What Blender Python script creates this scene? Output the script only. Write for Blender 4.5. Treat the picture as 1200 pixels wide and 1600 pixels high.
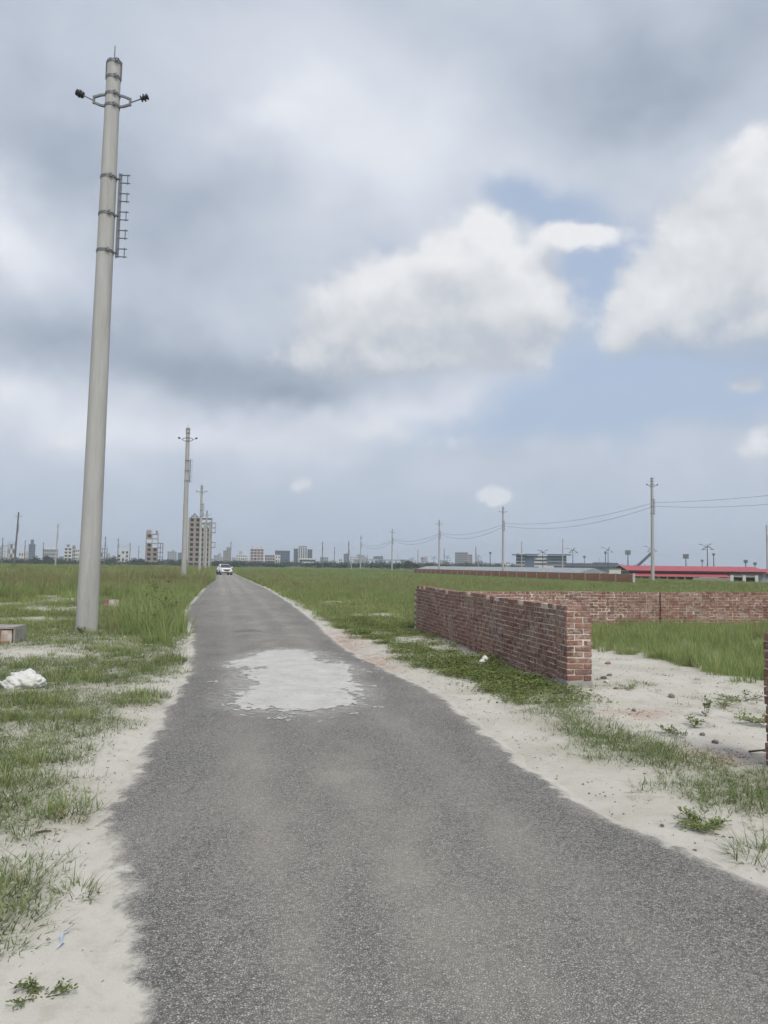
import bpy, bmesh, math, random
import numpy as np
from mathutils import Matrix, Vector, Euler

for o in list(bpy.data.objects):
    bpy.data.objects.remove(o)
SC = bpy.context.scene
COL = SC.collection
R = math.radians
random.seed(7)

# ------------------------------------------------------------------ camera
EYE, FPX = 1.7, 1200.0               # eye height in metres, focal length in photo pixels
PITCH, ROLL = math.atan(84 / FPX), 0.012
cam_data = bpy.data.cameras.new('camera')
cam = bpy.data.objects.new('camera', cam_data)
COL.objects.link(cam)
SC.camera = cam
cam_data.sensor_fit = 'HORIZONTAL'
cam_data.sensor_width = 36.0
cam_data.lens = 36.0
cam_data.clip_start, cam_data.clip_end = 0.05, 9000
CAM_ROT = (Matrix.Rotation(R(90) + PITCH, 3, 'X') @ Matrix.Rotation(ROLL, 3, 'Z'))
cam.matrix_world = Matrix.Translation((0, 0, EYE)) @ CAM_ROT.to_4x4()

def ray(px, py):
    return (CAM_ROT @ Vector(((px - 600) / FPX, -(py - 800) / FPX, -1.0)))
def G(px, py, z=0.0):                # photo pixel -> point on the ground
    d = ray(px, py)
    t = (z - EYE) / d.z
    return Vector((d.x * t, d.y * t, z))
def P(px, py, Y):                    # photo pixel at a known forward distance
    d = ray(px, py)
    t = Y / d.y
    return Vector((d.x * t, Y, EYE + d.z * t))
def azel(px, py):
    d = ray(px, py).normalized()
    return math.atan2(d.x, d.y), math.asin(d.z)

# ------------------------------------------------------------------ light and sky
SUN_EL, SUN_AZ = R(50), R(158)        # azimuth clockwise from +Y: high, behind the viewer and to the right
SC.view_settings.view_transform = 'Standard'
SC.view_settings.look = 'None'
SC.view_settings.exposure = 0.42
SC.view_settings.gamma = 1.0
SC.view_settings.use_curve_mapping = False
SC.cycles.use_denoising = True
SC.cycles.use_adaptive_sampling = True
SC.cycles.adaptive_threshold = 0.02
SC.cycles.adaptive_min_samples = 8
SC.cycles.max_bounces = 5
SC.cycles.diffuse_bounces = 2
SC.cycles.glossy_bounces = 2
SC.cycles.transmission_bounces = 2
SC.cycles.transparent_max_bounces = 6
SC.cycles.volume_bounces = 0
SC.cycles.caustics_reflective = False
SC.cycles.caustics_refractive = False

sun_data = bpy.data.lights.new('sun', 'SUN')
sun_data.energy = 2.0
sun_data.angle = R(20)
sun_data.color = (1.0, 0.955, 0.89)
sun = bpy.data.objects.new('sun', sun_data)
COL.objects.link(sun)
sd = Vector((math.sin(SUN_AZ) * math.cos(SUN_EL), math.cos(SUN_AZ) * math.cos(SUN_EL), math.sin(SUN_EL)))
sun.rotation_euler = sd.to_track_quat('Z', 'Y').to_euler()
sun.location = (0, -10, 40)

class NT:
    """small helper for node graphs"""
    def __init__(s, tree):
        s.t = tree; s.n = tree.nodes; s.l = tree.links
    def new(s, typ, **kw):
        n = s.n.new(typ)
        for k, v in kw.items():
            setattr(n, k, v)
        return n
    def put(s, sock, v):
        if v is None: return
        if hasattr(v, 'is_linked') or isinstance(v, bpy.types.NodeSocket):
            s.l.new(v, sock)
        else:
            if sock.type == 'RGBA' and len(v) == 3: v = (*v, 1)
            sock.default_value = v
    def m(s, op, a, b=None, c=None, clamp=False):
        n = s.new('ShaderNodeMath', operation=op, use_clamp=clamp)
        s.put(n.inputs[0], a); s.put(n.inputs[1], b); s.put(n.inputs[2], c)
        return n.outputs[0]
    def vm(s, op, a, b=None, c=None, out=0):
        n = s.new('ShaderNodeVectorMath', operation=op)
        s.put(n.inputs[0], a); s.put(n.inputs[1], b); s.put(n.inputs[2], c)
        return n.outputs[1 if op == 'DOT_PRODUCT' else out]
    def noise(s, vec, scale, detail=4, rough=0.55, dist=0.0, out=0):
        n = s.new('ShaderNodeTexNoise', noise_dimensions='3D')
        s.put(n.inputs['Vector'], vec)
        n.inputs['Scale'].default_value = scale
        n.inputs['Detail'].default_value = detail
        n.inputs['Roughness'].default_value = rough
        n.inputs['Distortion'].default_value = dist
        return n.outputs[out]
    def voro(s, vec, scale, feature='F1', out='Distance', rnd=1.0):
        n = s.new('ShaderNodeTexVoronoi', feature=feature)
        s.put(n.inputs['Vector'], vec)
        n.inputs['Scale'].default_value = scale
        n.inputs['Randomness'].default_value = rnd
        return n.outputs[out]
    def mix(s, f, a, b, blend='MIX'):
        n = s.new('ShaderNodeMix', data_type='RGBA', blend_type=blend)
        s.put(n.inputs['Factor'], f); s.put(n.inputs[6], a); s.put(n.inputs[7], b)
        return n.outputs[2]
    def ss(s, x, lo, hi, a=0.0, b=1.0):
        n = s.new('ShaderNodeMapRange', interpolation_type='SMOOTHSTEP')
        s.put(n.inputs[0], x)
        for i, v in enumerate((lo, hi, a, b)):
            n.inputs[i + 1].default_value = v
        return n.outputs[0]
    def lin(s, x, lo, hi, a=0.0, b=1.0):
        n = s.new('ShaderNodeMapRange')
        s.put(n.inputs[0], x)
        for i, v in enumerate((lo, hi, a, b)):
            n.inputs[i + 1].default_value = v
        return n.outputs[0]
    def ramp(s, f, stops):
        n = s.new('ShaderNodeValToRGB')
        e = n.color_ramp.elements
        while len(e) < len(stops): e.new(0.5)
        for k, (p, c) in enumerate(stops):
            e[k].position = p; e[k].color = (*c, 1)
        s.put(n.inputs[0], f)
        return n.outputs[0]

world = bpy.data.worlds.new('World')
SC.world = world
world.use_nodes = True
world.cycles.sampling_method = 'MANUAL'
world.cycles.sample_map_resolution = 256
W = NT(world.node_tree)
W.n.clear()
wout = W.new('ShaderNodeOutputWorld')
bg = W.new('ShaderNodeBackground')
SKY_STRENGTH = 0.1
bg.inputs['Strength'].default_value = SKY_STRENGTH
W.l.new(bg.outputs[0], wout.inputs[0])
nish = W.new('ShaderNodeTexSky', sky_type='NISHITA')
nish.sun_disc = False
nish.sun_elevation = SUN_EL
nish.sun_rotation = SUN_AZ
nish.altitude = 10
nish.air_density = 1.0
nish.dust_density = 2.2
nish.ozone_density = 1.6
direc = W.new('ShaderNodeTexCoord').outputs['Generated']
sep = W.new('ShaderNodeSeparateXYZ')
W.l.new(direc, sep.inputs[0])
az = W.m('ARCTAN2', sep.outputs[0], sep.outputs[1])
el = W.m('ARCSINE', sep.outputs[2])
comb = W.new('ShaderNodeCombineXYZ')
W.l.new(az, comb.inputs[0]); W.l.new(el, comb.inputs[1])
ae = comb.outputs[0]

def warped(base, scale, amp, detail, off):
    d2 = W.vm('ADD', direc, (off, off * 0.7, off * 1.3))
    n = W.noise(d2, scale, detail, 0.55, out=1)
    c = W.vm('SUBTRACT', n, (0.5, 0.5, 0.5))
    return W.vm('MULTIPLY_ADD', c, (amp, amp, 0.0), base)

def blobs(vec, items, start=0.0):
    """sum of soft elliptical patches; each = (photo x, photo y, radius x, radius y in photo px, weight)"""
    acc = start
    for (px, py, rx, ry, w) in items:
        a, e = azel(px, py)
        a1, _ = azel(px + rx, py); _, e1 = azel(px, py - ry)
        ra, re = abs(a1 - a), abs(e1 - e)
        q = W.vm('MULTIPLY_ADD', vec, (1 / ra, 1 / re, 0), (-a / ra, -e / re, 0))
        q2 = W.vm('DOT_PRODUCT', q, q)
        g = W.m('EXPONENT', W.m('MULTIPLY', q2, -1.0))
        acc = W.m('MULTIPLY_ADD', g, w, acc)
    return acc

v_soft = warped(ae, 3.0, 0.26, 5, 3.1)      # gentle warp for the cloud deck
v_puff = warped(ae, 7.0, 0.085, 6, 7.7)   # crisper warp for the cumulus
lowf = W.noise(W.vm('MULTIPLY', direc, (1, 1, 1.6)), 2.6, 6, 0.5)
fine = W.noise(W.vm('MULTIPLY', direc, (1, 1, 1.5)), 9.0, 6, 0.55)
fade_el = W.ss(el, R(2), R(10))

# deck: how much cloud, how bright
cover = blobs(v_soft, [
    (850, 285, 90, 50, -0.75), (960, 420, 75, 130, -0.95), (650, 375, 70, 30, -0.40),
    (1010, 610, 230, 85, -0.80), (820, 690, 260, 60, -0.45), (560, 385, 60, 25, -0.2),
    (300, 545, 300, 90, 0.5), (600, 640, 190, 40, 0.25),
], 0.72)
cover = W.m('ADD', cover, W.m('MULTIPLY', W.m('SUBTRACT', lowf, 0.5), 0.9))
cover = W.m('MULTIPLY', W.ss(cover, 0.08, 0.62), W.m('MULTIPLY_ADD', fade_el, 0.58, 0.40))
deckb = blobs(v_soft, [
    (620, 210, 230, 120, 0.19), (10, 370, 130, 70, 0.26), (440, 200, 60, 40, 0.08), (480, 60, 160, 90, 0.06), (60, 610, 190, 55, 0.20),
    (600, 665, 200, 45, 0.17), (320, 690, 160, 30, 0.08), (1080, 260, 120, 60, 0.06), (130, 690, 200, 40, 0.10),
    (330, 575, 230, 62, -0.19), (480, 620, 120, 26, -0.12), (1010, 110, 210, 85, -0.18), (90, 215, 150, 85, -0.15),
    (320, 330, 130, 75, -0.14), (130, 505, 190, 45, -0.11), (1180, 60, 120, 90, -0.05), (760, 40, 130, 60, -0.02),
], 0.505)
deckb = W.m('ADD', deckb, W.m('MULTIPLY', W.m('SUBTRACT', fine, 0.5), 0.20))
deckb = W.m('ADD', deckb, W.m('MULTIPLY', W.m('SUBTRACT', lowf, 0.5), 0.16))
deck_col = W.ramp(W.lin(deckb, 0.1, 0.8), [
    (0.0, (0.170, 0.204, 0.258)), (0.25, (0.256, 0.299, 0.370)), (0.5, (0.388, 0.434, 0.512)),
    (0.75, (0.535, 0.57, 0.635)), (1.0, (0.69, 0.705, 0.745))])

# cumulus heaps
PUFFS = [
    (660, 475, 140, 80, 0.80), (770, 400, 90, 70, 0.75), (520, 490, 110, 75, 0.38), (800, 490, 75, 70, 0.70), (600, 560, 240, 40, 0.40),
    (945, 366, 46, 22, 0.50), (890, 368, 50, 22, 0.50), (885, 355, 22, 22, 0.25), (765, 345, 40, 28, 0.35), (850, 470, 35, 35, 0.3), (690, 395, 45, 25, .25),
    (1130, 410, 120, 110, 1.0), (1190, 270, 80, 90, 0.9), (1010, 490, 85, 60, 0.75), (1250, 460, 130, 110, 0.8), (1150, 520, 150, 50, 0.4),
    (770, 772, 36, 18, 0.72), (790, 764, 16, 14, 0.3), (473, 741, 28, 18, 0.50), (1180, 700, 70, 36, 0.55), (1160, 612, 45, 18, 0.34),
    (100, 683, 45, 22, 0.38), (585, 660, 55, 30, 0.34), (690, 678, 110, 30, 0.32), (440, 778, 90, 22, 0.28),
]
f0 = blobs(v_puff, PUFFS)
up = W.vm('ADD', v_puff, (0.006, 0.034, 0.0))
f1 = blobs(up, PUFFS)
bil_n = W.noise(direc, 11.0, 7, 0.56)
bil_u = W.noise(W.vm('ADD', direc, (0.004, 0.0, 0.022)), 11.0, 4, 0.5)
bil_f = W.noise(direc, 46.0, 3, 0.55)
billow = W.m('ADD', W.m('MULTIPLY', W.m('SUBTRACT', bil_n, 0.5), 0.85), W.m('MULTIPLY', W.m('SUBTRACT', bil_f, 0.5), 0.30))
puff = W.ss(W.m('ADD', f0, billow), 0.23, 0.57)
shade = W.m('ADD', W.m('MULTIPLY_ADD', W.m('SUBTRACT', f0, f1), 0.75, 0.60), W.m('MULTIPLY', W.m('SUBTRACT', bil_n, bil_u), 1.25))
core = W.m('MULTIPLY', W.ss(f0, 0.9, 1.7), -0.10)
shade = W.m('ADD', shade, core)
puff_col = W.ramp(shade, [(0.0, (0.29, 0.325, 0.375)), (0.35, (0.41, 0.44, 0.485)), (0.62, (0.54, 0.56, 0.59)), (1.0, (0.67, 0.68, 0.70))])
# far cumulus sink into the hazy air near the horizon
puff = W.m('MULTIPLY', puff, W.m('MULTIPLY_ADD', W.ss(el, R(4), R(14)), 0.38, 0.58))
puff = W.m('MULTIPLY', puff, W.ss(shade, 0.12, 0.58, 0.35, 1.0))   # bases dissolve into the deck

def x10(c):
    n = W.new('ShaderNodeVectorMath', operation='SCALE')
    W.put(n.inputs[0], c); n.inputs['Scale'].default_value = 0.95 / SKY_STRENGTH
    return n.outputs[0]
tint = W.mix(0.72, nish.outputs[0], x10((0.395, 0.47, 0.60)))
haze_mix = W.mix(W.ss(el, R(20), R(0), 0.0, 0.75), tint, x10((0.33, 0.39, 0.485)))
sky1 = W.mix(cover, haze_mix, x10(deck_col))
sky2 = W.mix(puff, sky1, x10(puff_col))
W.l.new(sky2, bg.inputs['Color'])

# ------------------------------------------------------------------ helpers
def tag(o, label=None, cat=None, group=None, kind=None):
    if label: o['label'] = label
    if cat: o['category'] = cat
    if group: o['group'] = group
    if kind: o['kind'] = kind
    return o
def empty(name, loc=(0, 0, 0), rz=0.0):
    o = bpy.data.objects.new(name, None)
    COL.objects.link(o)
    o.empty_display_size = 0.3
    o.location = loc
    o.rotation_euler = (0, 0, rz)
    return o
def link(name, me, parent=None, loc=(0, 0, 0), rot=(0, 0, 0), scale=(1, 1, 1)):
    o = bpy.data.objects.new(name, me)
    COL.objects.link(o)
    o.location = loc; o.rotation_euler = rot; o.scale = scale
    if parent: o.parent = parent
    return o
def copy_tree(o, parent=None):
    c = o.copy()
    COL.objects.link(c)
    c.parent = parent
    for ch in list(o.children):
        copy_tree(ch, c)
    return c

class MB:
    """collects shapes into one mesh"""
    def __init__(s):
        s.v = []; s.f = []
    def add(s, vs, fs):
        k = len(s.v)
        s.v.extend([tuple(v) for v in vs])
        s.f.extend([tuple(i + k for i in f) for f in fs])
        return s
    def box(s, c, d, rz=0.0, M=None):
        x, y, z = d[0] / 2, d[1] / 2, d[2] / 2
        vs = [Vector((sx * x, sy * y, sz * z)) for sz in (-1, 1) for sy in (-1, 1) for sx in (-1, 1)]
        if rz:
            Q = Matrix.Rotation(rz, 3, 'Z'); vs = [Q @ v for v in vs]
        vs = [v + Vector(c) for v in vs]
        if M: vs = [M @ v for v in vs]
        return s.add(vs, [(0, 2, 3, 1), (4, 5, 7, 6), (0, 1, 5, 4), (2, 6, 7, 3), (0, 4, 6, 2), (1, 3, 7, 5)])
    def tube(s, p0, p1, r0, r1=None, n=10, caps=True):
        r1 = r0 if r1 is None else r1
        p0, p1 = Vector(p0), Vector(p1)
        d = (p1 - p0).normalized()
        a = d.cross(Vector((0, 0, 1)) if abs(d.z) < 0.9 else Vector((1, 0, 0))).normalized()
        b = d.cross(a)
        vs = []
        for p, r in ((p0, r0), (p1, r1)):
            for i in range(n):
                t = 2 * math.pi * i / n
                vs.append(p + (a * math.cos(t) + b * math.sin(t)) * r)
        fs = [(i, (i + 1) % n, n + (i + 1) % n, n + i) for i in range(n)]
        if caps:
            fs += [tuple(range(n - 1, -1, -1)), tuple(range(n, 2 * n))]
        return s.add(vs, fs)
    def lathe(s, prof, n=16, M=None, caps=True):
        vs, fs = [], []
        for (r, z) in prof:
            for i in range(n):
                t = 2 * math.pi * i / n
                v = Vector((r * math.cos(t), r * math.sin(t), z))
                vs.append(M @ v if M else v)
        for k in range(len(prof) - 1):
            for i in range(n):
                fs.append((k * n + i, k * n + (i + 1) % n, (k + 1) * n + (i + 1) % n, (k + 1) * n + i))
        if caps:
            fs += [tuple(range(n - 1, -1, -1)), tuple(range((len(prof) - 1) * n, len(prof) * n))]
        return s.add(vs, fs)
    def bar(s, p0, p1, w, h):
        p0, p1 = Vector(p0), Vector(p1)
        d = (p1 - p0).normalized()
        a = d.cross(Vector((0, 0, 1)) if abs(d.z) < 0.95 else Vector((1, 0, 0))).normalized() * (w / 2)
        b = d.cross(a).normalized() * (h / 2)
        vs = [p + sa * a + sb * b for p in (p0, p1) for (sa, sb) in ((-1, -1), (1, -1), (1, 1), (-1, 1))]
        return s.add(vs, [(3, 2, 1, 0), (4, 5, 6, 7), (0, 1, 5, 4), (1, 2, 6, 5), (2, 3, 7, 6), (3, 0, 4, 7)])
    def mesh(s, name, mat, smooth=False):
        me = bpy.data.meshes.new(name)
        me.from_pydata(s.v, [], s.f)
        if mat: me.materials.append(mat)
        if smooth:
            me.polygons.foreach_set('use_smooth', [True] * len(me.polygons))
        me.update()
        return me
    def build(s, name, mat, parent=None, smooth=False, **kw):
        return link(name, s.mesh(name, mat, smooth), parent, **kw)

def np_mesh(name, V, F, mat, smooth=False):
    V = np.asarray(V, dtype=np.float32); F = np.asarray(F, dtype=np.int32)
    me = bpy.data.meshes.new(name)
    k = F.shape[1]
    me.vertices.add(len(V)); me.vertices.foreach_set('co', V.ravel())
    me.loops.add(F.size); me.loops.foreach_set('vertex_index', F.ravel())
    me.polygons.add(len(F))
    me.polygons.foreach_set('loop_start', np.arange(0, F.size, k, dtype=np.int32))
    me.polygons.foreach_set('loop_total', np.full(len(F), k, dtype=np.int32))
    if smooth: me.polygons.foreach_set('use_smooth', np.ones(len(F), dtype=bool))
    if mat: me.materials.append(mat)
    me.update(calc_edges=True)
    return me
def attr(me, name, vals):
    a = me.attributes.new(name, 'FLOAT', 'POINT')
    a.data.foreach_set('value', np.asarray(vals, dtype=np.float32))

def _hash(ix, iy, seed):
    h = (ix.astype(np.int64) * 374761393 + iy.astype(np.int64) * 668265263 + seed * 982451653) & 0xffffffff
    h = ((h ^ (h >> 13)) * 1274126177) & 0xffffffff
    h = h ^ (h >> 16)
    return (h & 0xffff) / 65535.0
def vnoise(x, y, seed=0):
    x = np.asarray(x, dtype=np.float64); y = np.asarray(y, dtype=np.float64)
    ix, iy = np.floor(x), np.floor(y)
    fx, fy = x - ix, y - iy
    fx = fx * fx * (3 - 2 * fx); fy = fy * fy * (3 - 2 * fy)
    a, b = _hash(ix, iy, seed), _hash(ix + 1, iy, seed)
    c, d = _hash(ix, iy + 1, seed), _hash(ix + 1, iy + 1, seed)
    return (a * (1 - fx) + b * fx) * (1 - fy) + (c * (1 - fx) + d * fx) * fy
def fbm(x, y, seed=0, oct=4):
    t, amp, tot, f = 0.0, 1.0, 0.0, 1.0
    for k in range(oct):
        t = t + amp * vnoise(x * f + 17.3 * k, y * f - 9.1 * k, seed + k)
        tot += amp; amp *= 0.55; f *= 2.03
    return t / tot
def sstep(lo, hi, x):
    t = np.clip((np.asarray(x) - lo) / (hi - lo), 0, 1)
    return t * t * (3 - 2 * t)

# ------------------------------------------------------------------ materials
def material(name):
    m = bpy.data.materials.new(name)
    m.use_nodes = True
    t = NT(m.node_tree)
    return m, t, t.n['Principled BSDF']
def simple(name, col, rough=0.8, var=0.25, scale=6.0, metal=0.0, bump=0.0, spec=0.3, per_obj=0.0, stretch=(1, 1, 1), dirt=None):
    m, t, b = material(name)
    co = t.vm('MULTIPLY', t.new('ShaderNodeTexCoord').outputs['Object'], stretch)
    n = t.noise(co, scale, 5, 0.6)
    f = t.lin(n, 0.25, 0.75, 1 - var, 1 + var)
    if per_obj:
        rnd = t.new('ShaderNodeObjectInfo').outputs['Random']
        f = t.m('MULTIPLY', f, t.lin(rnd, 0, 1, 1 - per_obj, 1 + per_obj))
    c = t.mix(1.0, (*col, 1), t.new('ShaderNodeCombineColor').outputs[0], 'MULTIPLY')
    cc = t.n[-1] if False else None
    comb = [x for x in t.n if x.bl_idname == 'ShaderNodeCombineColor'][0]
    for i in range(3): t.l.new(f, comb.inputs[i])
    if dirt:
        dn = t.ss(t.noise(co, scale * 0.37, 6, 0.65), 0.48, 0.7)
        c = t.mix(dn, c, dirt)
    t.put(b.inputs['Base Color'], c)
    b.inputs['Roughness'].default_value = rough
    b.inputs['Metallic'].default_value = metal
    b.inputs['Specular IOR Level'].default_value = spec
    if bump:
        bn = t.new('ShaderNodeBump'); bn.inputs['Strength'].default_value = bump
        bn.inputs['Distance'].default_value = 0.01
        t.l.new(t.noise(co, scale * 6, 5, 0.6), bn.inputs['Height'])
        t.l.new(bn.outputs[0], b.inputs['Normal'])
    return m

SAND = (0.540, 0.520, 0.464)
def pos_node(t):
    return t.new('ShaderNodeNewGeometry').outputs['Position']
def get_attr(t, name):
    n = t.new('ShaderNodeAttribute', attribute_name=name)
    return n.outputs['Fac']

def sand_nodes(t, pos):
    big = t.noise(pos, 0.9, 5, 0.6)
    mid = t.noise(pos, 7.0, 6, 0.65)
    gr = t.noise(pos, 160.0, 3, 0.7)
    c = t.ramp(big, [(0.3, (0.43, 0.405, 0.345)), (0.55, SAND), (0.75, (0.56, 0.54, 0.485))])
    c = t.mix(t.ss(mid, 0.48, 0.70, 0.0, 0.42), c, (0.35, 0.318, 0.256))
    c = t.mix(t.ss(gr, 0.35, 0.7, 0.0, 0.35), c, (0.36, 0.33, 0.28))
    h = t.m('ADD', t.m('MULTIPLY', mid, 1.0), t.m('MULTIPLY', gr, 0.12))
    return c, h

# ground
m_ground, t, b = material('ground_sand_and_soil')
pos = pos_node(t)
sc_, sh_ = sand_nodes(t, pos)
pink = get_attr(t, 'pink'); green = get_attr(t, 'green'); litter = get_attr(t, 'litter')
pk = t.m('MULTIPLY', pink, t.ss(t.noise(pos, 3.0, 6, 0.7), 0.35, 0.6))
c = t.mix(t.m('MULTIPLY', pk, 0.75), sc_, (0.39, 0.265, 0.21))
# fine plant litter and dark specks
sp = t.ss(t.noise(pos, 38.0, 5, 0.7), 0.60, 0.70)
c = t.mix(t.m('MULTIPLY', t.m('MULTIPLY', sp, litter), 0.75), c, (0.13, 0.115, 0.075))
c = t.mix(t.m('MULTIPLY', litter, 0.38), c, (0.22, 0.215, 0.135))
gn = t.noise(pos, 0.12, 6, 0.6)
gcol = t.ramp(gn, [(0.3, (0.085, 0.125, 0.045)), (0.52, (0.115, 0.155, 0.058)), (0.7, (0.145, 0.155, 0.072))])
gmix = t.ss(t.m('ADD', green, t.m('MULTIPLY', t.m('SUBTRACT', t.noise(pos, 2.2, 6, 0.65), 0.5), 0.8)), 0.35, 0.65)
c = t.mix(gmix, c, gcol)
t.put(b.inputs['Base Color'], c)
b.inputs['Roughness'].default_value = 0.95
b.inputs['Specular IOR Level'].default_value = 0.1
bn = t.new('ShaderNodeBump'); bn.inputs['Strength'].default_value = 0.5; bn.inputs['Distance'].default_value = 0.015
t.l.new(sh_, bn.inputs['Height']); t.l.new(bn.outputs[0], b.inputs['Normal'])

# road
m_road, t, b = material('worn_asphalt')
pos = pos_node(t)
edge = get_attr(t, 'edge')
cell = t.voro(pos, 92.0, 'F1', 'Color')
cellb = t.new('ShaderNodeSeparateColor'); t.l.new(cell, cellb.inputs[0])
gap = t.voro(pos, 92.0, 'DISTANCE_TO_EDGE', 'Distance')
stone = t.ramp(cellb.outputs[0], [(0.0, (0.13, 0.125, 0.117)), (0.3, (0.295, 0.283, 0.263)), (0.65, (0.405, 0.389, 0.362)), (0.93, (0.475, 0.456, 0.425)), (1.0, (0.54, 0.52, 0.485))])
c = t.mix(t.ss(gap, 0.0, 0.17, 0.9, 0.0), stone, (0.075, 0.073, 0.070))
c = t.mix(t.ss(t.noise(pos, 45.0, 4, 0.7), 0.35, 0.62, 0.35, 0.0), c, (0.06, 0.06, 0.061))
streak = t.noise(t.vm('MULTIPLY', t.vm('ADD', pos, (0, 0, 3)), (1.0, 0.22, 1)), 1.5, 6, 0.62)
blotch = t.noise(pos, 0.75, 6, 0.62)
dust = t.m('ADD', t.ss(streak, 0.42, 0.68, 0.0, 0.36), t.ss(blotch, 0.45, 0.72, 0.0, 0.26))
lane = get_attr(t, 'lane')
cen = t.m('EXPONENT', t.m('MULTIPLY', t.m('POWER', t.m('DIVIDE', t.m('ADD', lane, t.m('MULTIPLY', t.m('SUBTRACT', t.noise(pos, 0.6, 4, 0.6), 0.5), 0.7)), 0.26), 2.0), -1.0))
tw = t.m('SUBTRACT', t.m('ABSOLUTE', t.m('ADD', lane, t.m('MULTIPLY', t.m('SUBTRACT', t.noise(pos, 0.35, 3, 0.5), 0.5), 0.5))), 0.78)
two = t.m('EXPONENT', t.m('MULTIPLY', t.m('POWER', t.m('DIVIDE', tw, 0.2), 2.0), -1.0))
trk = t.m('ADD', t.m('ADD', t.m('MULTIPLY', t.ss(edge, 0.25, 1.0), 0.16), t.m('MULTIPLY', two, 0.30)), t.m('MULTIPLY', cen, t.ss(t.noise(pos, 1.1, 6, 0.65), 0.34, 0.64, 0.05, 0.55)))
dust = t.m('ADD', dust, trk, clamp=True)
c = t.mix(t.m('MULTIPLY', dust, 0.62), c, (0.43, 0.402, 0.345))
c = t.mix(t.ss(t.noise(pos, 0.55, 4, 0.6), 0.55, 0.75, 0.0, 0.40), c, (0.15, 0.148, 0.146))
# sand blown over the margin
sc_, sh_ = sand_nodes(t, pos)
en = t.m('ADD', edge, t.m('MULTIPLY', t.m('SUBTRACT', t.noise(pos, 6.0, 8, 0.72), 0.5), 0.50))
sandf = t.ss(en, 0.09, -0.03)
dustf = t.ss(t.m('ADD', edge, t.m('MULTIPLY', t.m('SUBTRACT', t.noise(pos, 2.0, 6, 0.7), 0.5), 0.8)), 0.12, -0.15, 0.0, 0.55)
spots = t.m('MULTIPLY', t.ss(t.noise(t.vm('ADD', pos, (7, 3, 0)), 0.5, 4, 0.6), 0.62, 0.74), t.ss(t.noise(pos, 30, 4, 0.7), 0.45, 0.6, 0.15, 0.5))
sc_ = t.mix(t.m('MULTIPLY', t.m('MULTIPLY', get_attr(t, 'pink'), t.ss(t.noise(pos, 3.0, 6, 0.7), 0.35, 0.6)), 0.75), sc_, (0.39, 0.265, 0.21))
c = t.mix(dustf, c, sc_)
c = t.mix(spots, c, (0.36, 0.335, 0.27))
spill = get_attr(t, 'spill')
spf = t.m('MULTIPLY', spill, t.ss(t.noise(pos, 11.0, 7, 0.72), 0.38, 0.62, 0.10, 0.95))
c = t.mix(spf, c, (0.50, 0.49, 0.46))
ck = t.voro(t.vm('ADD', pos, t.vm('MULTIPLY', t.noise(pos, 2.5, 4, 0.6, out=1), (0.5, 0.5, 0))), 0.9, 'DISTANCE_TO_EDGE', 'Distance')
c = t.mix(t.m('MULTIPLY', t.ss(ck, 0.010, 0.002), t.ss(t.noise(pos, 0.5, 3, 0.5), 0.55, 0.62, 0.0, 0.35)), c, (0.07, 0.07, 0.07))
c = t.mix(sandf, c, sc_)
t.put(b.inputs['Base Color'], c)
b.inputs['Roughness'].default_value = 0.9
b.inputs['Specular IOR Level'].default_value = 0.25
bn = t.new('ShaderNodeBump'); bn.inputs['Strength'].default_value = 0.8; bn.inputs['Distance'].default_value = 0.006
hh = t.m('MULTIPLY', t.m('ADD', t.ss(gap, 0.0, 0.25), t.m('MULTIPLY', cellb.outputs[1], 0.7)), t.m('SUBTRACT', 1.0, t.m('MAXIMUM', sandf, t.m('MULTIPLY', dustf, 1.2)), clamp=True))
t.l.new(hh, bn.inputs['Height']); t.l.new(bn.outputs[0], b.inputs['Normal'])

# cement patch
m_patch, t, b = material('pale_cement')
pos = pos_node(t)
c = t.ramp(t.noise(pos, 2.5, 7, 0.65), [(0.3, (0.42, 0.412, 0.39)), (0.55, (0.50, 0.492, 0.463)), (0.8, (0.57, 0.56, 0.53))])
c = t.mix(t.ss(t.noise(t.vm('MULTIPLY', pos, (1, 0.6, 1)), 14.0, 6, 0.7), 0.52, 0.68, 0.0, 0.55), c, (0.31, 0.30, 0.28))
t.put(b.inputs['Base Color'], c); b.inputs['Roughness'].default_value = 0.92; b.inputs['Specular IOR Level'].default_value = 0.15
bn = t.new('ShaderNodeBump'); bn.inputs['Strength'].default_value = 0.4; bn.inputs['Distance'].default_value = 0.01
t.l.new(t.noise(pos, 30, 5, 0.7), bn.inputs['Height']); t.l.new(bn.outputs[0], b.inputs['Normal'])

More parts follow.
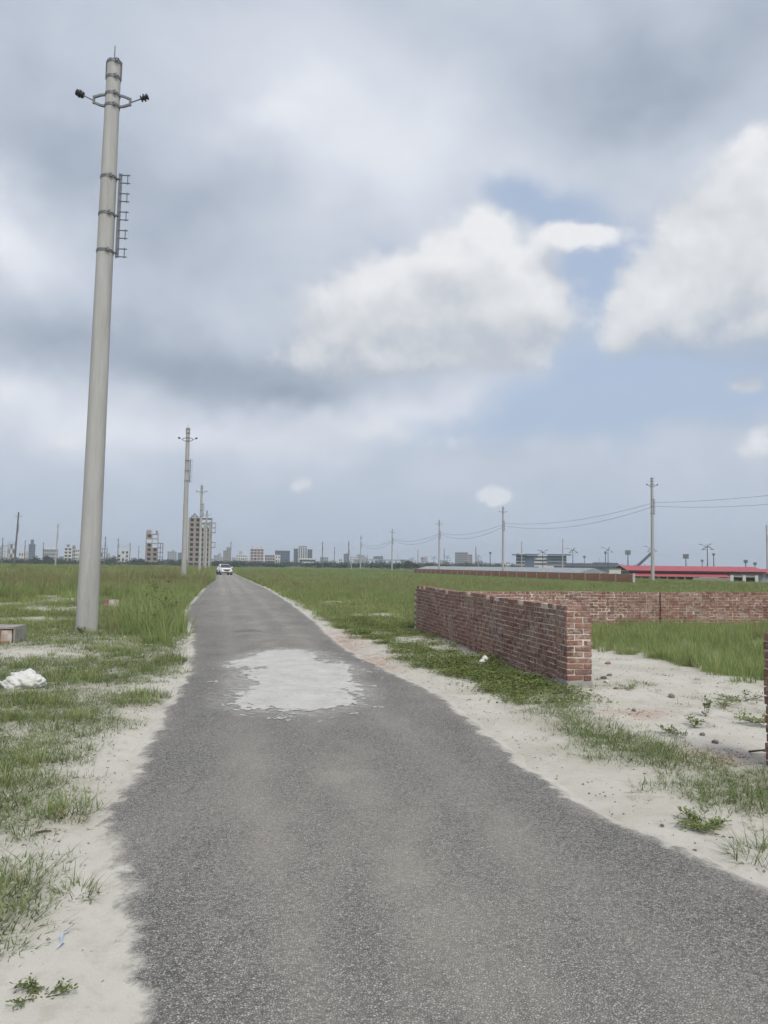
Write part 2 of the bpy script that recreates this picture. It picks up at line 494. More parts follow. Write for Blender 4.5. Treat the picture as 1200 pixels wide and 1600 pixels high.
# bricks: rnd = per-object random for single bricks, per-island random for the joined rest
def brick_mat(name, island):
    m, t, b = material(name)
    pos = pos_node(t)
    if island: rnd = t.new('ShaderNodeNewGeometry').outputs['Random Per Island']
    else: rnd = t.new('ShaderNodeObjectInfo').outputs['Random']
    c = t.ramp(rnd, [(0.0, (0.150, 0.082, 0.068)), (0.25, (0.215, 0.105, 0.082)), (0.45, (0.285, 0.138, 0.102)), (0.62, (0.185, 0.092, 0.076)), (0.8, (0.32, 0.178, 0.132)), (0.92, (0.25, 0.118, 0.092)), (1.0, (0.36, 0.225, 0.17))])
    c = t.mix(t.ss(t.noise(pos, 9.0, 6, 0.7), 0.42, 0.72, 0.0, 0.5), c, (0.165, 0.085, 0.070))
    # mortar smears and lime bloom
    sm = t.ss(t.m('ADD', t.noise(pos, 15.0, 7, 0.7), t.m('MULTIPLY', t.m('SUBTRACT', t.noise(pos, 1.6, 4, 0.6), 0.5), 0.42)), 0.50, 0.60)
    c = t.mix(t.m('MULTIPLY', sm, 0.66), c, (0.47, 0.39, 0.33))
    c = t.mix(t.ss(t.noise(pos, 2.3, 6, 0.7), 0.3, 0.75, 0.0, 0.22), c, (0.44, 0.34, 0.29))
    t.put(b.inputs['Base Color'], c)
    b.inputs['Roughness'].default_value = 0.92; b.inputs['Specular IOR Level'].default_value = 0.15
    bn = t.new('ShaderNodeBump'); bn.inputs['Strength'].default_value = 0.9; bn.inputs['Distance'].default_value = 0.012
    t.l.new(t.noise(pos, 60, 5, 0.7), bn.inputs['Height']); t.l.new(bn.outputs[0], b.inputs['Normal'])
    return m
m_brick = brick_mat('red_brick', False)
m_brick_joined = brick_mat('red_brick_joined', True)
m_mortar = simple('lime_mortar', (0.60, 0.54, 0.47), 0.95, 0.4, 5.0, bump=0.8, spec=0.1, dirt=(0.34, 0.275, 0.235))
m_cement = simple('grey_cement', (0.33, 0.32, 0.295), 0.93, 0.28, 5.0, bump=0.5, spec=0.15, dirt=(0.24, 0.22, 0.18))
m_concrete_pole = simple('spun_concrete', (0.405, 0.402, 0.385), 0.85, 0.12, 2.5, bump=0.25, spec=0.2, stretch=(2.5, 2.5, 0.35), dirt=(0.325, 0.318, 0.298))
m_steel = simple('galvanised_steel', (0.165, 0.175, 0.185), 0.55, 0.25, 12.0, metal=0.5, spec=0.4)
m_dark_steel = simple('dark_steel', (0.085, 0.09, 0.095), 0.6, 0.2, 12.0, metal=0.3)
m_insul = simple('black_porcelain', (0.020, 0.021, 0.024), 0.3, 0.2, 12.0, spec=0.5)
m_wire = simple('aluminium_wire', (0.06, 0.062, 0.065), 0.6, 0.1, 3.0)

# ------------------------------------------------------------------ road line in plan
RX0, RSL = 1.11, -0.2137
_n = math.hypot(1, RSL)
RD = Vector((RSL / _n, 1 / _n, 0)); RR = Vector((1 / _n, -RSL / _n, 0))
RANG = math.atan2(-RD.x, RD.y)                 # rotation about z that turns +Y into the road's direction
def uv(x, y):
    return (x - RX0) * RD.x + y * RD.y, (x - RX0) * RR.x + y * RR.y
def xy(u, v):
    return RX0 + u * RD.x + v * RR.x, u * RD.y + v * RR.y
EL = [(228, 1600), (222, 1520), (215, 1450), (200, 1390), (194, 1340), (183, 1285), (178, 1274), (198, 1258), (232, 1190), (262, 1125), (283, 1090), (302, 1050), (303, 1010), (304, 985), (288, 962), (300, 945), (320, 922)]
ER = [(1200, 1400), (1130, 1372), (1050, 1330), (960, 1290), (870, 1245), (800, 1195), (740, 1140), (690, 1095), (640, 1068), (600, 1050), (560, 1030), (520, 1005), (492, 975), (455, 945), (420, 922)]
def edge_table(pts, far):
    uvs = [uv(*G(*p)[:2]) for p in pts]
    uvs.sort()
    us = [-30] + [q[0] for q in uvs] + [120, 3000]
    vs = [uvs[0][1]] + [q[1] for q in uvs] + [far, far]
    return np.array(us), np.array(vs)
LU, LV = edge_table(EL, -1.6)
RU, RV = edge_table(ER, 1.6)
def road_left(u): return np.interp(u, LU, LV) + (fbm(u * 2.3, u * 0 + 3, 11) - 0.5) * 0.16
def road_right(u): return np.interp(u, RU, RV) + (fbm(u * 2.3, u * 0 + 8, 23) - 0.5) * 0.16

# ------------------------------------------------------------------ plan of plants and bare sand
WALL_U0, WALL_V0 = uv(*G(886, 1080, .02)[:2])     # front wall: near and far foot of its road-side face
WALL_U1, WALL_V1 = uv(*G(649, 985)[:2])
def ell(X, Y, px, py, rx, ry):
    g = G(px, py)
    return ((X - g.x) / rx) ** 2 + ((Y - g.y) / ry) ** 2
SAND_SPOTS = [ # photo pixel, radii in metres, strength
    (205, 1076, 0.7, 0.45, .9), (35, 1025, 1.2, 0.9, 0.9), (240, 1140, 0.22, 0.3, .6), (175, 955, 0.9, 1.6, 1.0), (100, 1205, .35, .25, .6),
    (60, 972, 2.2, 1.2, 0.8), (215, 945, 1.5, 2.4, 0.95), (110, 938, 1.6, 2.4, 0.9), (60, 930, 2.0, 2.6, 0.7), (250, 930, 1.2, 2.5, .8), (80, 950, 1.5, 1.6, .8),
    (540, 926, 3.4, 3.0, 1.0), (620, 934, 2.0, 2.4, 0.9), (470, 922, 1.6, 2.5, .9), (600, 966, 1.2, 1.2, 0.9), (555, 950, 1.2, 1.3, .8), (480, 958, 0.6, 1.6, 0.9), (640, 915, 3, 4, .8), (690, 1010, .7, .8, .5), (40, 1330, .5, .3, .6),
    (1060, 1125, 1.0, .7, 1.0), (960, 1250, 0.4, 0.3, .5), (120, 1330, .4, .3, .8), (640, 1000, 0.35, 0.6, .5), (800, 1120, .4, .3, .5)]
GREEN_SPOTS = [(90, 1120, 0.8, 0.9, 0.7), (60, 1230, .5, .5, 0.6), (230, 1020, 0.8, 1.6, .4), (150, 1010, 1, 1.2, .5), (20, 1390, 0.3, 0.25, 0.8), (840, 1070, 0.7, 1.0, 0.7), (760, 1060, .5, .8, .5), (1180, 1330, 0.6, 0.5, 1.0), (1150, 1230, 0.7, 0.5, 1.0), (1080, 1250, .4, .3, .7), (1000, 1190, .6, .35, .5), (870, 1130, .5, .4, .5), (960, 1160, .5, .3, .4)]
def plan(X, Y):
    X = np.asarray(X, float); Y = np.asarray(Y, float)
    u, v = uv(X, Y)
    ol, orr = road_left(u) - v, v - road_right(u)       # metres outside the left / right edge
    n1 = fbm(X * 0.45, Y * 0.45, 31, 4); n2 = fbm(X * 1.7, Y * 1.7, 57, 4); n3 = fbm(X * 0.10, Y * 0.10, 77, 3)
    spot = np.zeros_like(X)
    for (px, py, rx, ry, w) in SAND_SPOTS:
        spot = np.maximum(spot, w * np.exp(-ell(X, Y, px, py, rx, ry) ** 1.3))
    grn = np.zeros_like(X)
    for (px, py, rx, ry, w) in GREEN_SPOTS:
        grn = np.maximum(grn, w * np.exp(-ell(X, Y, px, py, rx, ry) ** 1.3))
    # left verge
    swl = np.interp(u, [2.5, 3.6, 4.3, 5.2, 8, 11, 15, 18, 24, 40, 60], [1.8, 0.66, 0.26, 0.14, 0.18, 0.20, 0.05, 0.0, 0.12, 0.05, 0.0])
    lv = sstep(swl - 0.05, swl + 0.40, ol + (n2 - 0.5) * 0.7)
    short_l = np.clip(lv * sstep(0.34, 0.52, n2 * 0.6 + n1 * 0.4 + 0.15 + grn * 0.35) * (1 - 0.95 * spot) + 0.0, 0, 1)
    tall_l = sstep(33, 44, Y + (n1 - 0.5) * 14) * sstep(0.0, 0.5, ol) * (1 - 0.8 * spot)
    # tall clumps that crowd the left margin beyond the pole
    tall_l = np.maximum(tall_l, 0.95 * sstep(17.5, 21.5, u + (n1 - .5) * 5 + (n2 - .5) * 5) * sstep(0.15, 0.55, ol) * sstep(2.4, 1.2, ol + (n1 - .5)) * sstep(.30, .5, n2 * .5 + n1 * .5 + .08))
    left = ol > -0.05
    # right verge, up to the wall
    swr = np.interp(u, [2, 4.2, 6, 8, 10.5, 13, 17, 20, 24, 40, 60], [0.85, 0.55, 0.60, 0.55, 0.50, 0.45, 0.45, 0.35, 0.2, 0.05, 0.0])
    wallv = np.interp(u, [WALL_U0, WALL_U1], [WALL_V0, WALL_V1])
    rv = sstep(swr - 0.05, swr + 0.55, orr + (n2 - 0.5) * 0.8)
    verge = (v < wallv) | (u > WALL_U1 + 0.4)
    near = sstep(9.5, 8.5, u)
    plot_edge = 6.55 + (n1 - 0.5) * 1.0
    plot = (v > wallv) & (u < WALL_U1 + 0.4)
    weeds_r = np.where(verge, rv * (1 - near) * sstep(0.42, 0.60, n2 * .75 + n1 * .25 + 0.03 + grn * .30) * (1 - spot) * sstep(26, 20, u), 0)
    short_r = np.where(verge, rv * sstep(0.34, 0.56, n2 * .5 + n1 * .5 + 0.16 + grn * 0.4) * (0.50 + 0.5 * near + 0.5 * sstep(19, 23, u)) * (1 - spot), 0)
    short_r = short_r * np.where((u > 5.6) & (u < WALL_U0 + .2), np.maximum(sstep(3.6, 3.0, v + (n2 - .5) * .6), sstep(6.4, 5.6, u)), 1.0)
    short_r = np.where(plot & (v < plot_edge), np.maximum(sstep(0.58, 0.78, n2 + grn * .4) * 0.30, sstep(6.4, 5.6, u) * sstep(0.36, .58, n2 * .5 + n1 * .5 + 0.13 + grn * .4) * .95), short_r)
    tall_r = np.where(plot, sstep(plot_edge - 0.1, plot_edge + 0.5, v), 0.0)
    beyond = (u > WALL_U1 + 0.45)
    tall_r = np.where(beyond & (v > 7.0), 1.0, tall_r)
    tall_r = np.where(beyond & (v <= 7.0), sstep(34, 48, u + (n1 - 0.5) * 16) * sstep(0.1, 0.8, orr) * (1 - 0.8 * spot), tall_r)
    med_r = np.where(beyond, sstep(0.1, 0.8, orr) * sstep(0.22, 0.5, n1 + 0.08) * (1 - 0.92 * spot) * sstep(60, 44, u), 0.0)
    short = np.where(left, short_l * sstep(40, 28, Y), np.where(orr > -0.05, short_r * sstep(40, 28, u), 0))
    tall = np.where(left, tall_l, np.where(orr > -0.05, tall_r, 0))
    weeds = np.where(orr > 0, weeds_r, 0)
    med = np.where(orr > 0, med_r, np.where(left, sstep(15, 20, Y) * sstep(50, 40, Y) * sstep(0.1, 0.6, ol) * sstep(.30, .52, n1 + .04) * (1 - .9 * spot), 0))
    med = np.where(left & (Y < 18), np.maximum(med, 0.55 * sstep(4.5, 6, Y) * lv * sstep(.50, .66, n2 + grn * .15) * (1 - spot)), med)
    on_road = (ol < 0) & (orr < 0)
    green = np.maximum.reduce([tall * sstep(20, 34, Y), med * 0.75 * sstep(14, 26, Y), 0.3 * weeds])
    green = np.where(on_road, 0, green)
    return dict(u=u, v=v, ol=ol, orr=orr, short=short, tall=tall, weeds=weeds, med=med, green=green, spot=spot, n1=n1, n2=n2, n3=n3)
def ground_h(X, Y, pl=None):
    pl = pl or plan(X, Y)
    out = np.maximum(pl['ol'], pl['orr'])
    base = -0.035 + 0.060 * sstep(0.02, 0.28, out)
    rough = (fbm(X * 1.1, Y * 1.1, 91, 4) - 0.5) * 0.10 + (fbm(X * 0.25, Y * 0.25, 95, 3) - 0.5) * 0.16
    h = base + rough * sstep(0.05, 1.3, out)
    h = np.where(Y > 30, np.minimum(h, -0.01), h) * sstep(400, 60, np.abs(Y)) - 0.03 * sstep(60, 400, np.abs(Y))
    # beyond the next road the land lies lower
    return h - 2.6 * sstep(62, 118, pl['v']) * sstep(60, 80, Y) * sstep(480, 400, Y)
def gz(x, y):
    return float(ground_h(np.array([x], float), np.array([y], float))[0])

def graded(lo, hi, step, far_lo, far_hi, g=1.13):
    c = list(np.arange(lo, hi + 1e-6, step))
    s, x = step, hi
    while x < far_hi:
        s *= g; x += s; c.append(min(x, far_hi))
    s, x = step, lo
    pre = []
    while x > far_lo:
        s *= g; x -= s; pre.append(max(x, far_lo))
    return np.array(pre[::-1] + c)
gx = graded(-8.5, 6.5, 0.10, -2500, 2500)
gy = graded(2.0, 21.0, 0.10, -300, 2500)
XX, YY = np.meshgrid(gx, gy)
pl = plan(XX.ravel(), YY.ravel())
ZZ = ground_h(XX.ravel(), YY.ravel(), pl)
nx, ny = len(gx), len(gy)
ii = np.arange(nx * ny).reshape(ny, nx)
F = np.stack([ii[:-1, :-1], ii[:-1, 1:], ii[1:, 1:], ii[1:, :-1]], -1).reshape(-1, 4)
me = np_mesh('ground', np.stack([XX.ravel(), YY.ravel(), ZZ], -1), F, m_ground, True)
attr(me, 'green', np.maximum(pl['green'], 0.9 * sstep(60, 90, YY.ravel())))
fx, fy = XX.ravel(), YY.ravel()
PINK_SPOTS = [(530, 1005, 0.6, 3.0), (585, 1038, 0.5, 1.5), (1125, 1180, 0.4, 0.35), (1000, 1120, .4, .3)]
pink = np.zeros_like(fx)
for (px, py, rx, ry) in PINK_SPOTS:
    pink = np.maximum(pink, np.exp(-ell(fx, fy, px, py, rx, ry)))
attr(me, 'pink', pink)
attr(me, 'litter', np.clip(pl['short'] * 0.8 + pl['med'] * .8 + pl['weeds'] * 0.8 + pl['tall'] + 0.18 * pl['n2'], 0, 1))
ground = link('ground', me); tag(ground, 'pale sandy ground with grass and weeds growing in patches', 'ground', kind='structure')

# road sheet
us = np.concatenate([np.arange(-2.0, 22, 0.09), 22 * (1.035 ** np.arange(0, 115))])
us = us[us < 900]
ts = np.concatenate([np.linspace(0, .16, 9), np.linspace(.16, .84, 31)[1:-1], np.linspace(.84, 1, 9)])
vl, vr = road_left(us), road_right(us)
MARG = 0.32
vl = vl - MARG; vr = vr + MARG
VVv = vl[:, None] * (1 - ts) + vr[:, None] * ts
UUu = np.repeat(us[:, None], len(ts), 1)
rx_, ry_ = xy(UUu, VVv)
crown = 0.020 + 0.022 * (1 - (2 * ts - 1) ** 2)[None, :] + 0.0 * UUu
crown = crown + (fbm(rx_ * 0.8, ry_ * 0.8, 41, 3) - 0.5) * 0.012
sink = np.minimum(VVv - vl[:, None], vr[:, None] - VVv)
crown = crown - 0.065 * sstep(MARG, 0.0, sink)
ii = np.arange(rx_.size).reshape(rx_.shape)
F = np.stack([ii[:-1, :-1], ii[:-1, 1:], ii[1:, 1:], ii[1:, :-1]], -1).reshape(-1, 4)
me = np_mesh('road', np.stack([rx_.ravel(), ry_.ravel(), crown.ravel()], -1), F, m_road, True)
attr(me, 'edge', (sink - MARG + 0.05).ravel())
attr(me, 'lane', VVv.ravel())
pk_ = np.zeros(rx_.size)
for q in PINK_SPOTS: pk_ = np.maximum(pk_, np.exp(-ell(rx_.ravel(), ry_.ravel(), *q)))
attr(me, 'pink', pk_)
PATCH = [(438, 1034, 0.72, 1.5), (462, 1054, 0.82, 1.6), (468, 1085, 0.78, 1.3), (455, 1104, 0.72, 0.55), (512, 1068, .36, .6), (398, 1040, .45, .8), (495, 1103, .5, .4)]
sp_ = np.full(rx_.size, -9.0)
for q in PATCH: sp_ = np.maximum(sp_, 1 - ell(rx_.ravel(), ry_.ravel(), *q))
attr(me, 'spill', sstep(-1.4, 0.25, sp_))
road = link('road', me); tag(road, 'narrow worn grey asphalt road running straight to the horizon', 'road', kind='structure')

# pale cement spread over the road
def road_z(X, Y):
    u, v = uv(X, Y)
    a, c = road_left(u) - .32, road_right(u) + .32
    tt = np.clip((v - a) / (c - a), 0, 1)
    return 0.020 + 0.022 * (1 - (2 * tt - 1) ** 2) + (fbm(X * 0.8, Y * 0.8, 41, 3) - 0.5) * 0.012
g0 = G(455, 1065)
cx, cy = 0.016, 0.034
px_ = np.arange(g0.x - 2.4, g0.x + 2.2, cx); py_ = np.arange(g0.y - 4.6, g0.y + 6.5, cy)
X2, Y2 = np.meshgrid(px_, py_)
fld = np.full(X2.shape, -9.0)
for (px, py, rx, ry) in PATCH:
    fld = np.maximum(fld, 1 - ell(X2, Y2, px, py, rx, ry))
fld = fld + (fbm(X2 * 3.2, Y2 * 2.4, 71, 5) - 0.5) * 1.2 + (fbm(X2 * 17, Y2 * 12, 75, 4) - 0.5) * 1.4
isl = fbm(X2 * 9, Y2 * 7, 73, 4) - 0.70 - np.clip(-1.3 - fld, 0, 9) * .5
keep = (fld > 0.05) | (isl > 0.02)
idx = np.argwhere(keep)
xs_, ys_ = px_[idx[:, 1]], py_[idx[:, 0]]
cor = np.stack([np.stack([xs_ + sx * cx, ys_ + sy * cy], -1) for (sx, sy) in ((0, 0), (1, 0), (1, 1), (0, 1))], 1)
key = np.round(cor.reshape(-1, 2) / np.array([cx, cy])).astype(np.int64)
_, first, inv = np.unique(key, axis=0, return_index=True, return_inverse=True)
Vp = cor.reshape(-1, 2)[first]
Vp = Vp + (np.random.RandomState(3).rand(len(Vp), 2) - 0.5) * np.array([0.012, 0.026])
Zp = road_z(Vp[:, 0], Vp[:, 1]) + 0.006
me = np_mesh('road_patch', np.column_stack([Vp, Zp]), inv.reshape(-1, 4), m_patch, True)
o = link('road_patch', me)
tag(o, 'ragged patch of pale dried cement spread over the asphalt', 'patch', kind='structure')

# ------------------------------------------------------------------ brick walls
BL, BW, BH, JT = 0.238, 0.113, 0.065, 0.014
PITCH_Z = BH + JT
def brick_mesh(dims, seed, bevel=0.006):
    rs = random.Random(seed)
    bm = bmesh.new()
    bmesh.ops.create_cube(bm, size=1.0)
    for v in bm.verts:
        v.co = Vector((v.co.x * dims[0], v.co.y * dims[1], v.co.z * dims[2]))
        v.co += Vector((rs.uniform(-1, 1) * .004, rs.uniform(-1, 1) * .004, rs.uniform(-1, 1) * .003))
    bmesh.ops.bevel(bm, geom=list(bm.edges), offset=bevel, segments=1, affect='EDGES')
    me = bpy.data.meshes.new('brick')
    bm.to_mesh(me); bm.free()
    me.materials.append(m_brick)
    return me
STRETCH = [brick_mesh((BL, BW, BH), k) for k in range(6)]
HEADER = [brick_mesh((BW, BL, BH), 50 + k) for k in range(6)]

def wall_layout(length, courses, thick2=True):
    """English bond along +x starting at 0: list of (x, y, z, dx, dy) brick centres; y = 0 is the wall's middle"""
    out = []
    for k in range(courses):
        z = k * PITCH_Z + BH / 2
        if k % 2 == 0:
            n = int(length / (BL + JT))
            for i in range(n + 1):
                x = i * (BL + JT) + BL / 2
                if x > length: break
                for sy in (-1, 1):
                    out.append((x, sy * (BW + JT) / 2, z, 's'))
        else:
            n = int(length / (BW + JT))
            for i in range(n + 1):
                x = i * (BW + JT) + BW / 2 + 0.06
                if x > length: break
                out.append((x, 0.0, z, 'h'))
    return out
def pillar_layout(courses, x0):
    """one and a half brick square pillar, four bricks to a course laid as a pinwheel"""
    out = []
    a = BL + JT + BW
    for k in range(courses):
        z = k * PITCH_Z + BH / 2
        q = [(BL / 2, BW / 2, 's'), (BL + JT + BW / 2, BL / 2, 'h'), (a - BL / 2, a - BW / 2, 's'), (BW / 2, a - BL / 2, 'h')]
        for (x, y, t_) in q:
            if k % 2: x = a - x
            out.append((x0 + x, y - a / 2, z, t_))
    return out, a

def build_wall(root, layout, core_boxes, keep=300, face=None, skip=None):
    """nearest bricks become single parts, the others one joined part"""
    rs = random.Random(len(layout))
    M = root.matrix_basis
    pts = []
    for (x, y, z, t_) in layout:
        if skip and skip(x, y, z): continue
        w = M @ Vector((x, y, z))
        d = (w - Vector((0, 0, EYE))).length
        pts.append((d + (4.0 if (face and not face(x, y, z, t_)) else 0.0), x, y, z, t_))
    pts.sort(key=lambda q: q[0])
    mb = MB()
    for n, (d, x, y, z, t_) in enumerate(pts):
        jx, jy, jz = rs.uniform(-.006, .006), rs.uniform(-.006, .007), rs.uniform(-.004, .004) + 0.010 * math.sin(x * 1.3 + 2) * (z / 1.2)
        rz = rs.uniform(-.035, .035)
        if n < keep:
            link('brick', rs.choice(STRETCH if t_ == 's' else HEADER), root, (x + jx, y + jy, z + jz), (rs.uniform(-.02, .02), rs.uniform(-.018, .018), rz))
        else:
            dm = (BL, BW, BH) if t_ == 's' else (BW, BL, BH)
            mb.box((x + jx, y + jy, z + jz), (dm[0] + rs.uniform(-.006, .006), dm[1] + rs.uniform(-.006, .006), dm[2]), rz)
    if mb.v:
        o = mb.build('brickwork', m_brick_joined, root)
        o['kind'] = 'stuff'
    core = MB()
    for (c, d) in core_boxes: core.box(c, d)
    core.build('mortar', m_mortar, root)

def place_wall(name, p0, p1, zoff=0.0):
    d = p1 - p0
    ang = math.atan2(d.y, d.x)
    root = empty(name, (p0.x, p0.y, zoff), ang)
    root.matrix_basis = Matrix.Translation((p0.x, p0.y, zoff)) @ Matrix.Rotation(ang, 4, 'Z')
    return root, math.hypot(d.x, d.y)

def pv(u, v):
    x, y = xy(u, v); return Vector((x, y, 0))
# front wall: from the gate pillar away along the road
FU = WALL_U0
wp0, wp1 = pv(FU, WALL_V0 + 0.185), pv(WALL_U1, WALL_V1 + 0.13)
root, L = place_wall('brick_wall', wp0, wp1, 0.0)
tag(root, 'rough red brick boundary wall running beside the road to a gate pillar with cement foot', 'wall', 'unplastered brick boundary walls')
NC = 15
pil, pa = pillar_layout(NC, 0.0)
pil = [q for q in pil if q[2] > PITCH_Z * 1.9]                 # the two lowest courses are a cement foot
lay = [(x + pa + JT, y, z, t_) for (x, y, z, t_) in wall_layout(L - pa, NC)]
def top_skip(x, y, z):                                        # a few bricks of the top course are missing
    return z > (NC - 1) * PITCH_Z and int(x * 8) % 23 in (3, 7, 8, 16, 17)
build_wall(root, pil + lay, [((pa / 2, 0, NC * PITCH_Z / 2 - 0.012), (pa - 0.022, pa - 0.022, NC * PITCH_Z - 0.03)),
                             ((pa + (L - pa) / 2, 0, NC * PITCH_Z / 2 - 0.012), (L - pa, 0.219, NC * PITCH_Z - 0.03))],
           300, face=lambda x, y, z, t_: (t_ == 'h' or y > 0 or x < pa), skip=top_skip)
ft = MB(); ft.box((pa / 2, 0.0, PITCH_Z * 0.95 - 0.05), (pa + 0.012, pa + 0.012, PITCH_Z * 1.9 + 0.1))
link('cement_foot', ft.mesh('cement_foot', m_cement), root)

# back wall: square to the road from the far corner, along the plot's rear
bp0 = pv(WALL_U1 + 0.10, WALL_V1 + 0.02); bp1 = pv(WALL_U1 + 0.25, WALL_V1 + 16.5)
root, L = place_wall('brick_wall', bp0, bp1, -0.05)
tag(root, 'long red brick wall across the rear of the sandy plot, behind tall grass', 'wall', 'unplastered brick boundary walls')
NB = 14
lay = wall_layout(L, NB)
pilx = 7.2
ps, pa2 = pillar_layout(NB, pilx)
lay = [q for q in lay if not (pilx + 0.03 < q[0] < pilx + pa2 - 0.03)] + ps
vis = lambda x, y, z, t_: (y < 0.01 or t_ == 'h') and 1.2 < x < 12.5 and z > 0.33
build_wall(root, lay, [((L / 2, 0, NB * PITCH_Z / 2 - 0.012), (L - 0.02, 0.219, NB * PITCH_Z - 0.03)),
                       ((pilx + pa2 / 2, 0, NB * PITCH_Z / 2 - 0.014), (pa2 - 0.024, pa2 - 0.024, NB * PITCH_Z - 0.034))], 300, face=vis)

# wall on the near side of the gate gap
g2 = G(1196, 1196)
u2 = uv(g2.x, g2.y)[0]
np0 = pv(u2, uv(g2.x, g2.y)[1] + 0.19); np1 = pv(u2 - 3.2, uv(g2.x, g2.y)[1] + 0.15)
root, L = place_wall('brick_wall', np0, np1, -0.03)
tag(root, 'red brick pillar and wall facing the cement footed pillar across the sandy gate gap', 'wall', 'unplastered brick boundary walls')
ps, pa = pillar_layout(NC, 0.0)
lay = [(x + pa + JT, y, z, t_) for (x, y, z, t_) in wall_layout(L - pa, NC)]
build_wall(root, ps + lay, [((pa / 2, 0, NC * PITCH_Z / 2 - 0.012), (pa - 0.022, pa - 0.022, NC * PITCH_Z - 0.03)),
                            ((pa + (L - pa) / 2, 0, NC * PITCH_Z / 2 - 0.012), (L - pa, 0.219, NC * PITCH_Z - 0.03))], 80)

# low brick plinths on the left
def plinth(name, label, c, lx, ly, courses, rz, cap, loose=False):
    root = empty(name, (c.x, c.y, gz(c.x, c.y) - 0.02), rz)
    tag(root, label, 'plinth')
    rs = random.Random(courses * 7)
    for k in range(courses):
        z = k * PITCH_Z + BH / 2
        nn = max(1, int(lx / (BL + JT)))
        off = 0 if k % 2 == 0 else -0.06
        for i in range(nn):
            for sy in (-1, 1):
                link('brick', rs.choice(STRETCH), root, (-lx / 2 + BL / 2 + i * (BL + JT) + rs.uniform(-.012, .012) + off * 0, sy * (ly / 2 - BW / 2), z), (0, 0, rs.uniform(-.03, .03)))
        for i in range(max(0, int((ly - 2 * BW) / (BW + JT)))):
            for sx in (-1, 1):
                link('brick', rs.choice(STRETCH), root, (sx * (nn * (BL + JT) / 2 - BL / 2) + (-lx / 2 + nn * (BL + JT) / 2), -ly / 2 + BW * 1.5 + JT + i * (BW + JT), z), (0, 0, rs.uniform(-.03, .03)))
    c_ = MB(); c_.box((-0.01, 0, courses * PITCH_Z / 2 - .01), (lx - 0.05, ly - 0.03, courses * PITCH_Z - .03)); c_.build('mortar', m_mortar, root)
    if cap:
        bm = MB(); bm.box((0, 0, courses * PITCH_Z + 0.012), (lx + 0.02, ly + 0.02, 0.035)); bm.build('cement_cap', m_cement, root)
    return root
c = G(-10, 1007)
pr = plinth('brick_plinth', 'low brick plinth with grey cement top on bare sand behind the white sack', c, 0.98, 0.74, 4, R(8), True)
sd_ = MB(); sd_.box((0.50, 0, 2 * PITCH_Z), (0.03, 0.72, 4 * PITCH_Z - 0.01)); sd_.build('cement_side', m_cement, pr)
link('brick', STRETCH[1], pr, (0.30, -0.46, 0.05), (0, 0, R(12)))
c = G(174, 949)
plinth('brick_plinth', 'small broken brick stump standing in sand behind the nearest concrete pole', c, 0.50, 0.37, 4, R(-12), False)

